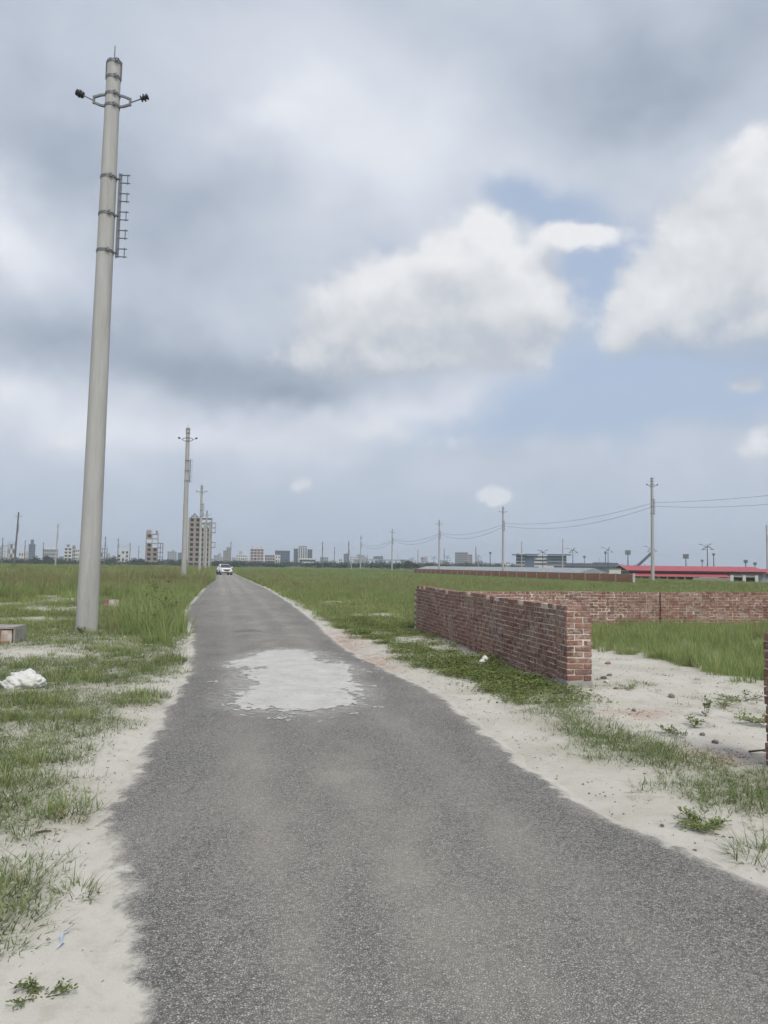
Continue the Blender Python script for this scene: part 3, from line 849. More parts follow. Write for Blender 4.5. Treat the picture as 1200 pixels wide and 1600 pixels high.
# ------------------------------------------------------------------ concrete power poles
def solve_h(px, py, Y):
    return P(px, py, Y).z
POLE_BASE = G(135, 990)
POLE_TOP = solve_h(178, 97, POLE_BASE.y)
def shaft_r(z, H):
    return 0.252 + (0.170 - 0.252) * z / H
def make_pole(H, simple_mesh=False):
    """returns (root, parts) built at the origin; arms reach out along x"""
    root = None if simple_mesh else empty('power_pole')
    one = MB()
    def out(name, mb, mat, parent=None, smooth=False):
        if simple_mesh:
            one.add(mb.v, mb.f); return None
        return mb.build(name, mat, parent or root, smooth)
    n = 10 if simple_mesh else 28
    out('shaft', MB().lathe([(0.252, -0.4), (0.252, -0.38), (0.252, -0.3), (0.252, 0.0), (shaft_r(H * .25, H), H * .25), (shaft_r(H * .5, H), H * .5), (shaft_r(H * .75, H), H * .75), (0.1705, H - 0.10), (0.170, H - 0.03), (0.165, H - 0.01), (0.15, H)], n), m_concrete_pole, smooth=True)
    def band(z, name='clamp_band'):
        r = shaft_r(z, H) + 0.012
        mb = MB().lathe([(r - .03, z - 0.035), (r, z - 0.035), (r, z + 0.035), (r - .03, z + 0.035)], 20 if not simple_mesh else 8, caps=False)
        for a in (R(-60), R(120)):
            mb.box((math.cos(a) * (r + 0.02), math.sin(a) * (r + 0.02), z), (0.08, 0.035, 0.09), a)
            mb.tube((math.cos(a) * (r + .04) - math.sin(a) * .07, math.sin(a) * (r + .04) + math.cos(a) * .07, z), (math.cos(a) * (r + .04) + math.sin(a) * .07, math.sin(a) * (r + .04) - math.cos(a) * .07, z), 0.012, n=6)
        out(name, mb, m_steel)
    # crown strap and spike
    if not simple_mesh:
        a_ = R(-70); sm_ = MB(); sm_.bar((math.cos(a_) * .250, math.sin(a_) * .250, 0), (math.cos(a_) * .171, math.sin(a_) * .171, H - .6), .016, .010); out('mould_seam', sm_, m_concrete_pole)
    rt = 0.190
    cs = MB()
    for a in (R(0), R(180)):
        cs.bar((math.cos(a) * rt, math.sin(a) * rt, H - 0.48), (math.cos(a) * rt, math.sin(a) * rt, H - 0.02), 0.05, 0.012)
        cs.bar((math.cos(a) * rt, math.sin(a) * rt, H - 0.02), (math.cos(a) * 0.10, math.sin(a) * 0.10, H + 0.07), 0.05, 0.012)
    cs.box((0, 0, H + 0.075), (0.24, 0.07, 0.014))
    out('crown_strap', cs, m_steel)
    out('spike', MB().tube((0, 0, H + 0.07), (0, 0, H + 0.42), 0.018, 0.012, 8), m_steel)
    band(H - 0.06); band(H - 0.46)
    za, zb = H - 0.90, H - 1.20
    band(za); band(zb)
    for s in (-1, 1):
        r = shaft_r(za, H)
        arm = MB()
        tip = Vector((s * (r + 0.27), 0, (za + zb) / 2 + 0.0))
        for (z0, z1) in ((za, (za + zb) / 2 + .06), (zb, (za + zb) / 2 - .06)):
            arm.bar((s * (r - .01), -0.03, z0), (s * (r + 0.12), -0.03, z0 + (-.02 if z0 == za else .02)), 0.05, 0.05)
            arm.bar((s * (r + 0.11), -0.03, z0 + (-.02 if z0 == za else .02)), (s * (r + 0.29), -0.03, z1), 0.05, 0.05)
        arm.bar((s * (r + 0.27), -0.03, (za + zb) / 2 - .10), (s * (r + 0.27), -0.03, (za + zb) / 2 + .10), 0.05, 0.05)
        a = out('arm', arm, m_steel)
        pin0 = Vector((s * (r + 0.27), -0.03, (za + zb) / 2 - .02)); pin1 = Vector((s * (r + 0.54), -0.03, (za + zb) / 2 + 0.10))
        out('pin', MB().tube(pin0, pin1, 0.016, n=8), m_steel, a)
        d = (pin1 - pin0).normalized()
        M = Matrix.Translation(pin1 - d * 0.02) @ d.to_track_quat('Z', 'Y').to_matrix().to_4x4()
        ins = MB().lathe([(0.03, 0), (0.075, 0.01), (0.085, 0.035), (0.045, 0.05), (0.05, 0.075), (0.092, 0.085), (0.098, 0.115), (0.05, 0.13), (0.05, 0.15), (0.08, 0.16), (0.078, 0.19), (0.04, 0.205), (0.02, 0.21)], 16 if not simple_mesh else 8, M)
        out('insulator', ins, m_insul, a, True)
    # rack of brackets on the right-hand side
    zt, zb_ = H * 0.787, H * 0.655
    for z in (zt, (zt + zb_) / 2, zb_):
        band(z)
    x0 = shaft_r(zt, H) + 0.10
    rk = MB(); rk.bar((x0, 0, zb_ - 0.12), (x0 - 0.0, 0, zt + 0.14), 0.012, 0.09)
    rk.bar((x0 - .03, 0.04, zb_ - 0.12), (x0 - .03, 0.04, zt + 0.14), 0.07, 0.012)
    for z in (zt, (zt + zb_) / 2, zb_):
        rk.bar((shaft_r(z, H) - .01, 0, z), (x0, 0, z), 0.06, 0.03)
    r0 = out('rack', rk, m_steel)
    for k in range(5):
        z = zb_ + (zt - zb_) * k / 4
        br = MB()
        br.bar((x0, 0, z + 0.10), (x0 + 0.24, 0, z + 0.10), 0.035, 0.016)
        br.bar((x0, 0, z - 0.10), (x0 + 0.24, 0, z - 0.10), 0.035, 0.016)
        br.tube((x0 + 0.18, 0, z - 0.13), (x0 + 0.18, 0, z + 0.13), 0.012, n=6)
        out('bracket', br, m_steel, r0)
    if simple_mesh:
        me = one.mesh('power_pole', m_concrete_pole, False)
        return me
    return root

POLE_H = POLE_TOP + 0.02
pole0 = make_pole(POLE_H)
def pole_at(o, x, y, lean=(0, 0), rz=None, z=0.0):
    o.location = (x, y, z)
    o.rotation_euler = Euler((lean[1], lean[0], RANG if rz is None else rz))
ROADPOLES = 'concrete power poles along the road'
pole_at(pole0, POLE_BASE.x, POLE_BASE.y, (0.010, 0), rz=R(4))
tag(pole0, 'tall bare concrete power pole rising from verge grass near the white sack', 'pole', ROADPOLES)
HZ = lambda px: 884 + ROLL * (px - 600)
def y_from_top(px, ytop, H=None):
    return ((H or POLE_H) - EYE) * FPX / (HZ(px) - ytop)
names = ['second tall concrete pole, in tall grass in front of the unfinished tower', 'concrete road pole overlapping the middle of the unfinished tower', 'slim concrete road pole before the right half of the unfinished tower', 'farthest thin pole in line before the unfinished tower edge']
pole_spots = []
for (px, yt, lb) in [(294, 667, names[0]), (315.5, 758, names[1]), (323.5, 798, names[2])]:
    Y = y_from_top(px, yt)
    p = P(px, yt, Y)
    o = copy_tree(pole0)
    tag(o, lb, 'pole', ROADPOLES)
    pole_at(o, p.x + 0.006 * POLE_H * 0, Y, (0.0, 0), rz=R(4), z=-0.05)
    pole_spots.append((p.x, Y))
Y = 230
p = P(328, 822, Y); o = copy_tree(pole0); tag(o, names[3], 'pole', ROADPOLES); pole_at(o, p.x, Y, (0, 0), rz=R(4), z=-0.05)
# row along the next road, with lines
row = []
LB = ['concrete power pole with lines in front of the red roofed shed', 'concrete power pole with lines beside the terracotta wall near the office block', 'concrete power pole with lines before the white shed roof end', 'thin concrete power pole with sagging lines above the green meadow', 'thinnest concrete power pole ending the sagging lines']
for (px, yt, lb) in zip((1018, 786, 686.5, 613, 564), (746, 792, 813, 827, 837), LB):
    Y = y_from_top(px, yt)
    p = P(px, yt, Y)
    o = copy_tree(pole0)
    tag(o, lb, 'pole', 'concrete power poles along the next road')
    pole_at(o, p.x, Y, (0.004 if px > 1000 else 0.0, 0), rz=RANG, z=-0.05)
    row.append(Vector((p.x, Y, 0)))
# one more pole of that row stands outside the photograph, where the lines run to
row.insert(0, row[0] + (row[0] - row[1]))
o = copy_tree(pole0); tag(o, 'concrete power pole of the next road where the lines leave the red shed', 'pole', 'concrete power poles along the next road'); pole_at(o, row[0].x, row[0].y, (0, 0), rz=RANG, z=-0.05)
spans = ['leaving the pole before the red shed away from the terracotta wall', 'between the poles before the red shed and beside the terracotta wall', 'over the terracotta wall and the white shed roof', 'over the green meadow before the far trees', 'from the thin meadow pole to the thinnest one']
for k in range(len(row) - 1):
    for j, zf in enumerate((0.76, 0.725)):
        a = row[k] + Vector((0.42, 0, POLE_H * zf)); c = row[k + 1] + Vector((0.42, 0, POLE_H * zf))
        pts = []
        sag = (1.0, 1.5)[j] + 0.15 * k
        mb = MB()
        N = 14
        for i in range(N + 1):
            tt = i / N
            q = a.lerp(c, tt); q.z -= sag * 4 * tt * (1 - tt)
            pts.append(q)
        for q0, q1 in zip(pts, pts[1:]):
            mb.tube(q0, q1, 0.016 + 0.004 * k, n=5, caps=False)
        tag(mb.build('power_line', m_wire), ('upper' if j == 0 else 'lower') + ' thin power line ' + spans[k], 'power line', 'power lines of the next road')

# thin poles scattered on the far plots (one mesh each)
far_pole = make_pole(POLE_H, True)
far_dark = far_pole.copy(); far_dark.materials.clear(); far_dark.materials.append(simple('weathered_pole', (0.14, 0.14, 0.135), 0.85, 0.15, 3.0))
FARP = [(29, 800, 0.035, 1, 'dark leaning pole far across the tall grass field, taller than its neighbours'), (91, 818, 0.03, 0, 'grey leaning pole beside the white five storey block in the grass field'),
        (4.5, 840, 0, 1, 'dark pole before the low grey block and open grey frame'), (39.5, 844, 0, 1, 'thin dark pole between the open frame and the round tower block'), (68, 847, 0, 1, 'short thin pole behind the round tower block'),
        (165, 838, 0.02, 1, 'thin pole standing over the half built frame beside the nearest pole'), (185, 841, 0, 1, 'thin pole at one side of the pale five storey frame'), (203.5, 848, 0, 1, 'thin pole at the other side of the pale five storey frame'), (217, 853, 0, 1, 'short pole before the trees beside the seven storey skeleton'),
        (361, 846, 0.015, 1, 'grey pole above the car at the far end of the road'), (357, 853, 0.01, 0, 'paler pole paired with the grey one above the car'),
        (504, 846, 0, 1, 'thin dark pole beyond the pale office tower'), (523, 854, 0.02, 1, 'short dark pole beyond the meadow near low white blocks'), (574, 866, 0, 1, 'very short pole before the elevated road'), (596, 866, 0, 1, 'short pole in front of the long elevated road'), (622, 863, 0, 0, 'short pole by the dark tree clump'), (653, 859, 0, 1, 'dark pole behind the dark tree clump'),
        (694, 857, 0, 1, 'dark pole close behind the white shed roof end pole'), (815, 846, 0, 0, 'pale pole in front of the low office block'), (879, 842, 0, 0, 'pale pole at the end of the low office block'), (937, 873, 0, 1, 'short dark pole before the dark long hall'), (1197.5, 820, 0, 0, 'pale concrete pole beyond the small hut and red roofed shed')]
for (px, yt, lean, dark, lb) in FARP:
    Y = y_from_top(px, yt); p = P(px, yt, Y)
    o = link('power_pole', far_dark if dark else far_pole)
    tag(o, lb, 'pole', 'far thin poles on the plots')
    pole_at(o, p.x - math.sin(lean) * POLE_H, Y, (lean, 0), rz=RANG + random.uniform(-.3, .3), z=-0.1)
# leaning pair with pale stay posts
def pair(px, yt, label, dx):
    Y = y_from_top(px, yt); p = P(px, yt, Y)
    root = empty('braced_pole', (p.x, Y, -0.1))
    tag(root, label, 'pole')
    H = POLE_H
    MB().tube((0, 0, 0), (0, 0, H), .26, .19, 10).build('shaft', far_dark.materials[0], root)
    MB().tube((dx, .3, 0), (0.1, 0, H * .80), .24, .18, 10).build('brace', m_concrete_pole, root)
    mb = MB()
    for z in (.86, .9, .8): mb.bar((-.5, 0, H * z), (.6, 0, H * z), .1, .1)
    mb.build('crossarm', m_dark_steel, root)
pair(545, 845, 'dark pole with a pale leaning brace in the green meadow', 1.6)
pair(743.5, 854, 'dark pole with a white slanting brace behind the white shed roof', 2.2)

# ------------------------------------------------------------------ far buildings
m_conc = simple('raw_concrete', (0.33, 0.305, 0.265), 0.9, 0.25, 0.35, dirt=(0.24, 0.22, 0.19))
m_conc_d = simple('dark_raw_concrete', (0.17, 0.165, 0.155), 0.9, 0.25, 0.35)
m_infill = simple('brick_infill', (0.30, 0.235, 0.185), 0.92, 0.25, 0.6)
m_white = simple('white_render', (0.62, 0.61, 0.58), 0.85, 0.15, 0.3, dirt=(0.45, 0.44, 0.41))
m_grey = simple('grey_render', (0.30, 0.31, 0.32), 0.85, 0.2, 0.3)
m_slate = simple('slate_cladding', (0.10, 0.125, 0.15), 0.6, 0.2, 0.4)
m_blue = simple('blue_glass_cladding', (0.075, 0.12, 0.165), 0.25, 0.2, 0.5, spec=0.5)
m_hole = simple('dark_interior', (0.022, 0.024, 0.027), 0.9, 0.3, 1.0)
m_pane = simple('window_glass', (0.035, 0.045, 0.055), 0.15, 0.2, 1.0, spec=0.6)
m_pinkw = simple('pinkish_render', (0.42, 0.34, 0.31), 0.88, 0.2, 0.3)
m_red = simple('red_metal_sheet', (0.40, 0.085, 0.10), 0.6, 0.15, 0.4, dirt=(0.38, 0.09, 0.10))
m_redtrim = simple('dark_red_trim', (0.16, 0.022, 0.030), 0.6, 0.15, 0.4)
m_shed = simple('pale_metal_sheet', (0.30, 0.32, 0.335), 0.5, 0.12, 0.5, metal=0.2)
m_terra = simple('terracotta_panel', (0.42, 0.20, 0.135), 0.9, 0.3, 0.8, dirt=(0.34, 0.17, 0.12))
m_post = simple('pale_post', (0.46, 0.44, 0.39), 0.9, 0.2, 1.5)

unit_cache = {}
def unit_box(mat):
    if mat.name not in unit_cache:
        unit_cache[mat.name] = MB().box((0, 0, 0), (1, 1, 1)).mesh('unit', mat)
    return unit_cache[mat.name]
def part(name, mat, parent, c, d):
    o = link(name, unit_box(mat), parent, c); o.scale = d
    return o

def site(name, px0, px1, ytop, Y, rz=0.0, base=-0.3):
    w = (px1 - px0) / FPX * Y
    pm = (px0 + px1) / 2
    p = P(pm, ytop, Y)
    root = empty(name, (p.x, Y, base), math.atan2(-p.x, Y) * 1.0 + rz)
    return root, w, p.z - base
def block(label, cat, px0, px1, ytop, Y, wall, win, floors, bays, depth=12, rz=0.0, win_w=0.55, win_h=0.5, slab=None, roofbits=(), group='distant town buildings', name='town_building', band=False):
    root, w, H = site(name, px0, px1, ytop, Y, rz)
    tag(root, label, cat, group)
    ca, sa = abs(math.cos(rz)), abs(math.sin(rz))
    depth = min(depth, w * 0.9)
    part('wall', wall, root, (0, depth / 2, H / 2), (w, depth, H))
    fh = H / floors
    if slab:
        for k in range(1, floors + 1):
            part('floor_slab', slab, root, (0, depth / 2, k * fh - 0.12), (w + 0.5, depth + 0.9, 0.28))
    for k in range(floors):
        z = (k + 0.52) * fh
        if band:
            part('window', win, root, (0, -0.02, z), (w * 0.94, 0.12, fh * win_h)); continue
        for i in range(bays):
            x = -w / 2 + (i + 0.5) * w / bays
            part('window', win, root, (x, -0.02, z), (w / bays * win_w, 0.12, fh * win_h))
    part('parapet', slab or wall, root, (0, depth / 2, H + 0.3), (w + 0.25, depth + 0.25, 0.6))
    for (fx_, fw, hh, mt) in roofbits:
        part('roof_room', mt, root, (fx_ * w, depth / 2, H + hh / 2 + 0.5), (fw * w, depth * .5, hh + 0.1))
    return root

def skeleton(label, px0, px1, ytop, Y, floors, bays, filled, frame=m_conc, infill=m_infill, depth=12, rz=0.0, extras=None, name='unfinished_building', group='unfinished concrete buildings', back=True, hole=m_hole):
    """open frame: slabs, columns, some bays closed by infill with an opening"""
    root, w, H = site(name, px0, px1, ytop, Y, rz)
    tag(root, label, 'building', group)
    fh = H / floors
    for k in range(1, floors + 1):
        part('floor_slab', frame, root, (0, depth / 2, k * fh - 0.15), (w + 0.3, depth + 0.3, 0.32))
    for i in range(bays + 1):
        for j in (0, 1):
            part('column', frame, root, (-w / 2 + i * w / bays, j * depth, H / 2), (0.55, 0.55, H))
    for k in range(floors):
        for i in range(bays):
            if not filled(k, i): continue
            x = -w / 2 + (i + .5) * w / bays
            bw = w / bays - 0.55
            p_ = part('infill_wall', infill, root, (x, 0.25, (k + .5) * fh - .15), (bw, 0.2, fh - .33))
            o = part('opening', hole, root, (x + bw * .06, 0.12, (k + .55) * fh - .1), (bw * .62, 0.14, fh * .58))
            if back: part('rear_wall', infill, root, (x, depth - .3, (k + .5) * fh - .15), (bw, 0.2, fh - .33))
    if extras: extras(root, w, H, fh, depth)
    return root

def tower_extras(root, w, H, fh, depth):
    # gabled truss on the roof, open top storey, ragged balconies with props on one side
    mb = MB(); x0, x1 = -w * .42, -w * .10
    zt = H + 2.6
    for y in (1, 4):
        mb.bar((x0, y, H), ((x0 + x1) / 2, y, zt), .35, .35); mb.bar((x1, y, H), ((x0 + x1) / 2, y, zt), .35, .35)
        mb.bar((x0, y, H + .9), (x1, y, H + .9), .3, .3)
        for f in (.25, .5, .75): mb.bar((x0 + (x1 - x0) * f, y, H), (x0 + (x1 - x0) * f, y, H + 2.6 * (1 - abs(2 * f - 1))), .25, .25)
    mb.bar(((x0 + x1) / 2, 1, zt), ((x0 + x1) / 2, 4, zt), .35, .35)
    mb.build('roof_truss', m_conc_d, root)
    part('shear_wall', m_conc, root, (w * .20, -0.35, H * .46), (w * .12, .5, H * .92))
    part('shear_wall', m_conc, root, (w * .42, -0.35, H * .46), (w * .10, .5, H * .92))
    for k in (4, 5, 7, 8, 9):
        part('balcony', m_conc_d, root, (w / 2 + 1.2, 1.0, k * fh), (2.4, 3, .35))
    pr = MB()
    for k in (4, 7, 8):
        pr.bar((w / 2 + 2.2, 0, k * fh), (w / 2 + 2.2, 0, (k + 1) * fh), .18, .18)
        pr.bar((w / 2 + 1.2, 0, k * fh), (w / 2 + 2.2, 0, (k + .6) * fh), .15, .15)
    pr.build('props', m_conc_d, root)
def seven_extras(root, w, H, fh, depth):
    part('stair_block', m_conc, root, (-w * .28, 3, H + fh * .42), (w * .42, 5, fh * .85))
    mb = MB()
    for i in range(5): mb.bar((-w / 2 + i * w / 4, 0, H), (-w / 2 + i * w / 4, 0, H + fh * (.4 + .35 * (i % 2))), .12, .12)
    mb.build('rebar', m_dark_steel, root)
    part('water_tank', m_conc_d, root, (w * .38, 3, H + 1.2), (w * .14, 3, 2.0))
    fr = MB(); ww = w * .42
    for k in range(1, 6):
        fr.box((w / 2 + ww / 2, 3, k * fh), (ww, 7, .3))
    for x in (.5, 1.0):
        for y in (0, 6): fr.bar((w / 2 + ww * x, y, 0), (w / 2 + ww * x, y, 5 * fh), .4, .4)
    fr.build('side_frame', m_conc_d, root)
def frame_extras(root, w, H, fh, depth):
    mb = MB()
    for i in range(6): mb.bar((-w / 2 + i * w / 5, 0, H), (-w / 2 + i * w / 5, 0, H + 1.6 + (i % 3) * .7), .16, .16)
    mb.build('rebar', m_dark_steel, root)

skeleton('tall unfinished ten storey concrete tower with open floors beside the road poles', 296, 331, 809, 455, 10, 4, lambda k, i: (i in (0, 1) and k != 0) or (i == 2 and k not in (8, 9)) or (i == 3 and k < 8), depth=13, extras=tower_extras)
skeleton('seven storey unfinished skeleton with an open frame at its side', 229, 247, 834, 500, 7, 2, lambda k, i: (i == 0 and k not in (5,)) or (i == 1 and k < 4), depth=10, extras=seven_extras)
skeleton('pale five storey unfinished frame between two thin poles', 184, 201, 855, 620, 5, 3, lambda k, i: k < 4 and (k + i) % 4 != 3, frame=m_white, infill=m_white, depth=10, extras=frame_extras)
skeleton('low half built frame peeking out beside the nearest pole', 154, 167, 857, 600, 4, 2, lambda k, i: k in (0, 2) and i == 0, frame=m_conc_d, depth=8, extras=frame_extras)
skeleton('open grey frame with flat roof beside the low grey block', 3, 13, 852, 620, 3, 2, lambda k, i: k == 0, frame=m_grey, depth=8)
skeleton('pale bare frame beside the dark leaning pole', 13, 23, 850, 640, 4, 3, lambda k, i: (k + i) % 2 == 0, frame=m_conc, depth=8, extras=frame_extras)

T = 'distant town buildings'
block('low grey block next to the open grey frame with flat roof', 'building', -14, 4, 855, 800, m_grey, m_pane, 4, 4)
block('round shouldered dark tower block with a narrower top', 'building', 45.5, 55, 851, 900, m_slate, m_pane, 7, 4, roofbits=((0, .5, 5.5, m_slate),))
block('small white house beside the dark leaning pole', 'building', 30, 40, 862, 850, m_white, m_pane, 2, 3)
block('row of pale grey low flats behind the pale green tree', 'building', 68, 90, 858, 950, m_grey, m_pane, 4, 8, slab=m_white, roofbits=((-.2, .2, 2, m_white), (.25, .15, 2.5, m_white)))
block('white five storey block with open dark balconies', 'building', 101, 112, 856, 620, m_white, m_hole, 5, 2, slab=m_white, win_w=.6, roofbits=((0, .4, 2.2, m_conc_d),))
block('grey block with scaffold next to the white five storey block', 'building', 113.5, 118, 853, 640, m_grey, m_hole, 5, 2)
block('white block half hidden by the nearest concrete pole', 'building', 118.6, 132, 858, 640, m_white, m_hole, 4, 5)
block('hazy grey flats between the trees and the unfinished tower', 'building', 262, 276, 862, 1300, m_grey, m_pane, 6, 4, roofbits=((.1, .3, 3, m_grey),))
block('dark hazy flats tucked behind the second road pole', 'building', 278, 287, 864, 1300, m_slate, m_pane, 6, 3)
block('hazy low flats to the side of the tower balconies', 'building', 334, 343, 868, 1200, m_grey, m_pane, 4, 4)
block('slender grey stepped tower above the car', 'building', 349, 354, 861, 760, m_grey, m_pane, 7, 2)
block('tall slim pale tower above the car roof', 'building', 354.4, 359.5, 856, 760, m_conc, m_hole, 8, 2, rz=.1)
block('cluster of small white flats beyond the road end', 'building', 369, 386, 867, 1000, m_white, m_pane, 4, 5, roofbits=((-.1, .3, 4, m_grey), (.3, .2, 6, m_white)))
block('pinkish six storey flats above dark trees', 'building', 391.5, 412, 857.5, 820, m_pinkw, m_hole, 6, 4, slab=m_white, win_w=.6, roofbits=((-.35, .15, 1.8, m_pinkw), (0, .15, 1.4, m_pinkw), (.3, .15, 1.8, m_pinkw)))
block('low white frame flats beside the pinkish flats', 'building', 414, 429, 867, 900, m_conc, m_hole, 4, 4, slab=m_white)
block('dark blue glass office block with flat top', 'building', 430, 453, 861, 1000, m_blue, m_pane, 6, 3, win_w=.85, win_h=.7)
block('small white house in front of the blue office block', 'building', 429.5, 438, 868, 800, m_white, m_pane, 3, 2, win_w=.4)
block('stepped pale office tower with dark vertical window strips', 'building', 466, 480, 855.5, 900, m_white, m_slate, 7, 4, win_w=.62, win_h=.95, roofbits=((0, .9, 1.2, m_slate),))
block('dark shoulder block on the near side of the pale office tower', 'building', 459, 465.6, 858, 905, m_slate, m_pane, 7, 2)
block('dark shoulder block on the far side of the pale office tower', 'building', 480.4, 488, 859, 905, m_slate, m_pane, 6, 2)
block('low banded building at the foot of the pale office tower', 'building', 467, 494, 873, 850, m_white, m_pane, 2, 1, band=True)
block('grey hazy block behind the meadow pole', 'building', 500, 513, 871, 1100, m_grey, m_pane, 4, 5)
block('small white tank house on the hazy skyline', 'building', 529, 535, 873, 1000, m_white, m_pane, 3, 2)
block('hazy blue grey tower pair beside the braced meadow pole', 'building', 537, 545, 866, 1300, m_slate, m_pane, 7, 3, roofbits=((.2, .4, 1.5, m_grey),))
block('pale flats behind the braced meadow pole', 'building', 547, 560, 870, 1300, m_white, m_pane, 5, 4)
block('dim grey flats beside the thinnest line pole', 'building', 553, 568, 874, 1100, m_grey, m_pane, 3, 5)
block('twelve storey grid faced flats with a lower wing', 'building', 711, 731, 863.5, 1000, m_grey, m_pane, 8, 7, slab=m_conc, win_w=.62, win_h=.62, rz=.0)
block('lower wing beside the twelve storey grid faced flats', 'building', 731.5, 738, 867, 1010, m_conc, m_hole, 7, 2)
block('small grey block beyond the white shed roof', 'building', 772, 781, 881, 900, m_slate, m_pane, 1, 3)
block('pale low house by the terracotta wall pole', 'building', 790, 797, 878, 700, m_white, m_pane, 3, 2)

rs = random.Random(21)
for k in range(34):
    px = rs.choice([rs.uniform(0, 290), rs.uniform(335, 700), rs.uniform(335, 760)])
    if 395 < px < 412 or 425 < px < 492: continue
    wpx = rs.uniform(5, 13)
    mt, cn = rs.choice([(m_grey, 'grey'), (m_conc, 'tan'), (m_white, 'white'), (m_slate, 'slate coloured'), (m_pinkw, 'pinkish')])
    block(f'tiny hazy {cn} flats low on the far skyline', 'building', px, px + wpx, HZ(px) - rs.uniform(8, 16), rs.uniform(1350, 2000), mt, m_pane, rs.choice([4, 5, 6]), rs.choice([3, 4]), group='tiny skyline flats', name='skyline_flats', roofbits=((rs.uniform(-.3, .3), .3, 3, m_grey),) if k % 2 else ())

# office block with projecting roof slabs
root, w, H = site('office_block', 807, 884, 866, 520)
tag(root, 'long low office block with dark glass bands and overhanging roof slabs', 'building')
for (x0, x1, mt, nm) in ((0, .18, m_slate, 'glass_wing'), (.18, .36, m_blue, 'glass_hall'), (.36, .62, m_white, 'banded_wing'), (.62, 1.0, m_slate, 'glass_wing')):
    part(nm, mt, root, ((x0 + x1) / 2 * w - w / 2, 6, H * .46), ((x1 - x0) * w - .05, 12, H * .92))
for k in range(4):
    z = H * (.12 + k * .215)
    part('floor_band', m_white, root, (-w * .41, -.25, z), (w * .17, .5, .55))
    part('window', m_pane, root, (-w * .01, -.1, z + .9), (w * .25, .4, .9))
    part('floor_band', m_grey, root, (w * .31, -.25, z), (w * .37, .5, .6))
part('roof_slab', m_slate, root, (-w * .44, 5, H * .96), (w * .28, 18, .6))
part('roof_slab', m_slate, root, (-w * .19, 5, H * .985), (w * .26, 15, .6))
part('roof_slab', m_slate, root, (w * .36, 5, H * .985), (w * .46, 16, .6))
part('roof_tower', m_grey, root, (-w * .47, 6, H * .75), (w * .05, 3, H * .6))
part('forecourt_wall', m_white, root, (w * .1, -3, 1.6), (w * .3, .3, 3.2))

# dark long hall
root, w, H = site('long_hall', 884, 963, 880, 470)
tag(root, 'dark flat roofed long hall between the office block and the red shed', 'building')
part('wall', m_grey, root, (0, 8, H * .3), (w, 16, H * .6))
part('roof_fascia', m_slate, root, (-w * .12, 7.5, H * .78), (w * .76, 17.6, H * .42))
part('roof_fascia', m_slate, root, (w * .32, 7.2, H * .82), (w * .38, 18, H * .50))
part('roof_fascia', m_blue, root, (w * .20, 6.5, H * 1.02), (w * .34, 12, H * .16))
for i in range(9): part('window', m_hole, root, (-w * .45 + i * w * .062, -.1, H * .34), (w * .045, .3, H * .22))
for i in range(3): part('column', m_conc, root, (w * .22 + i * w * .09, -.4, H * .3), (.5, .5, H * .6))

# elevated road far behind the meadow
root, w, H = site('elevated_road', 570, 640, 874, 1150)
tag(root, 'long elevated roadway on piers far behind the meadow', 'viaduct')
part('deck', m_grey, root, (0, 0, H - 1), (w, 10, 2.2))
for i in range(8): part('pier', m_conc, root, (-w * .46 + i * w * .131, 0, H / 2 - .8), (2, 3, H - 1.6))
part('station_roof', m_slate, root, (-w * .2, 0, H + 2.2), (w * .22, 9, 3.6))

# long pale shed roof behind the terracotta wall
p0, p1 = P(645, 888, 340), P(905, 892, 262)
root = empty('white_shed', (p0.x, p0.y, -2.75), math.atan2(p1.y - p0.y, p1.x - p0.x))
L = math.hypot(p1.x - p0.x, p1.y - p0.y)
tag(root, 'long shed with a pale metal roof behind the terracotta boundary wall', 'shed')
part('wall', m_conc_d, root, (L / 2, 8, 1.5), (L - .6, 14, 3.0))
mb = MB()
for i in range(40):
    x0, x1 = L * i / 40, L * (i + 1) / 40 - .10
    mb.add([(x0, 0, 2.85), (x1, 0, 2.85), (x1, 8, 4.55), (x0, 8, 4.55), (x0, 0, 2.77), (x1, 0, 2.77), (x1, 8, 4.47), (x0, 8, 4.47)], [(0, 1, 2, 3), (7, 6, 5, 4), (0, 4, 5, 1), (1, 5, 6, 2), (2, 6, 7, 3), (3, 7, 4, 0)])
    mb.add([(x0, 8, 4.55), (x1, 8, 4.55), (x1, 16, 2.9), (x0, 16, 2.9)], [(0, 1, 2, 3)])
mb.build('roof', m_shed, root)
mb = MB()
for x in (.05, L - .15):
    mb.add([(x, .3, 2.8), (x, 15.7, 2.8), (x, 8, 4.45), (x + .1, .3, 2.8), (x + .1, 15.7, 2.8), (x + .1, 8, 4.45)], [(0, 2, 1), (3, 4, 5), (0, 1, 4, 3), (1, 2, 5, 4), (2, 0, 3, 5)])
mb.build('gable', m_shed, root)

# terracotta boundary wall with pale posts
A = P(990, 900, 95); A.z = 0
root = empty('panel_wall', (A.x, A.y, -0.1), math.atan2(RD.y, RD.x))
tag(root, 'terracotta boundary wall with pale concrete posts beyond the meadow', 'wall')
for i in range(27):
    if i < 26: part('panel', m_terra, root, (i * 4.2 + 2.1, 0, .52), (3.96, .12, 1.08)); part('coping', m_post, root, (i * 4.2 + 2.1, 0, 1.095), (3.96, .2, .07))
    part('post', m_post, root, (i * 4.2, 0, .62), (.24, .26, 1.24))

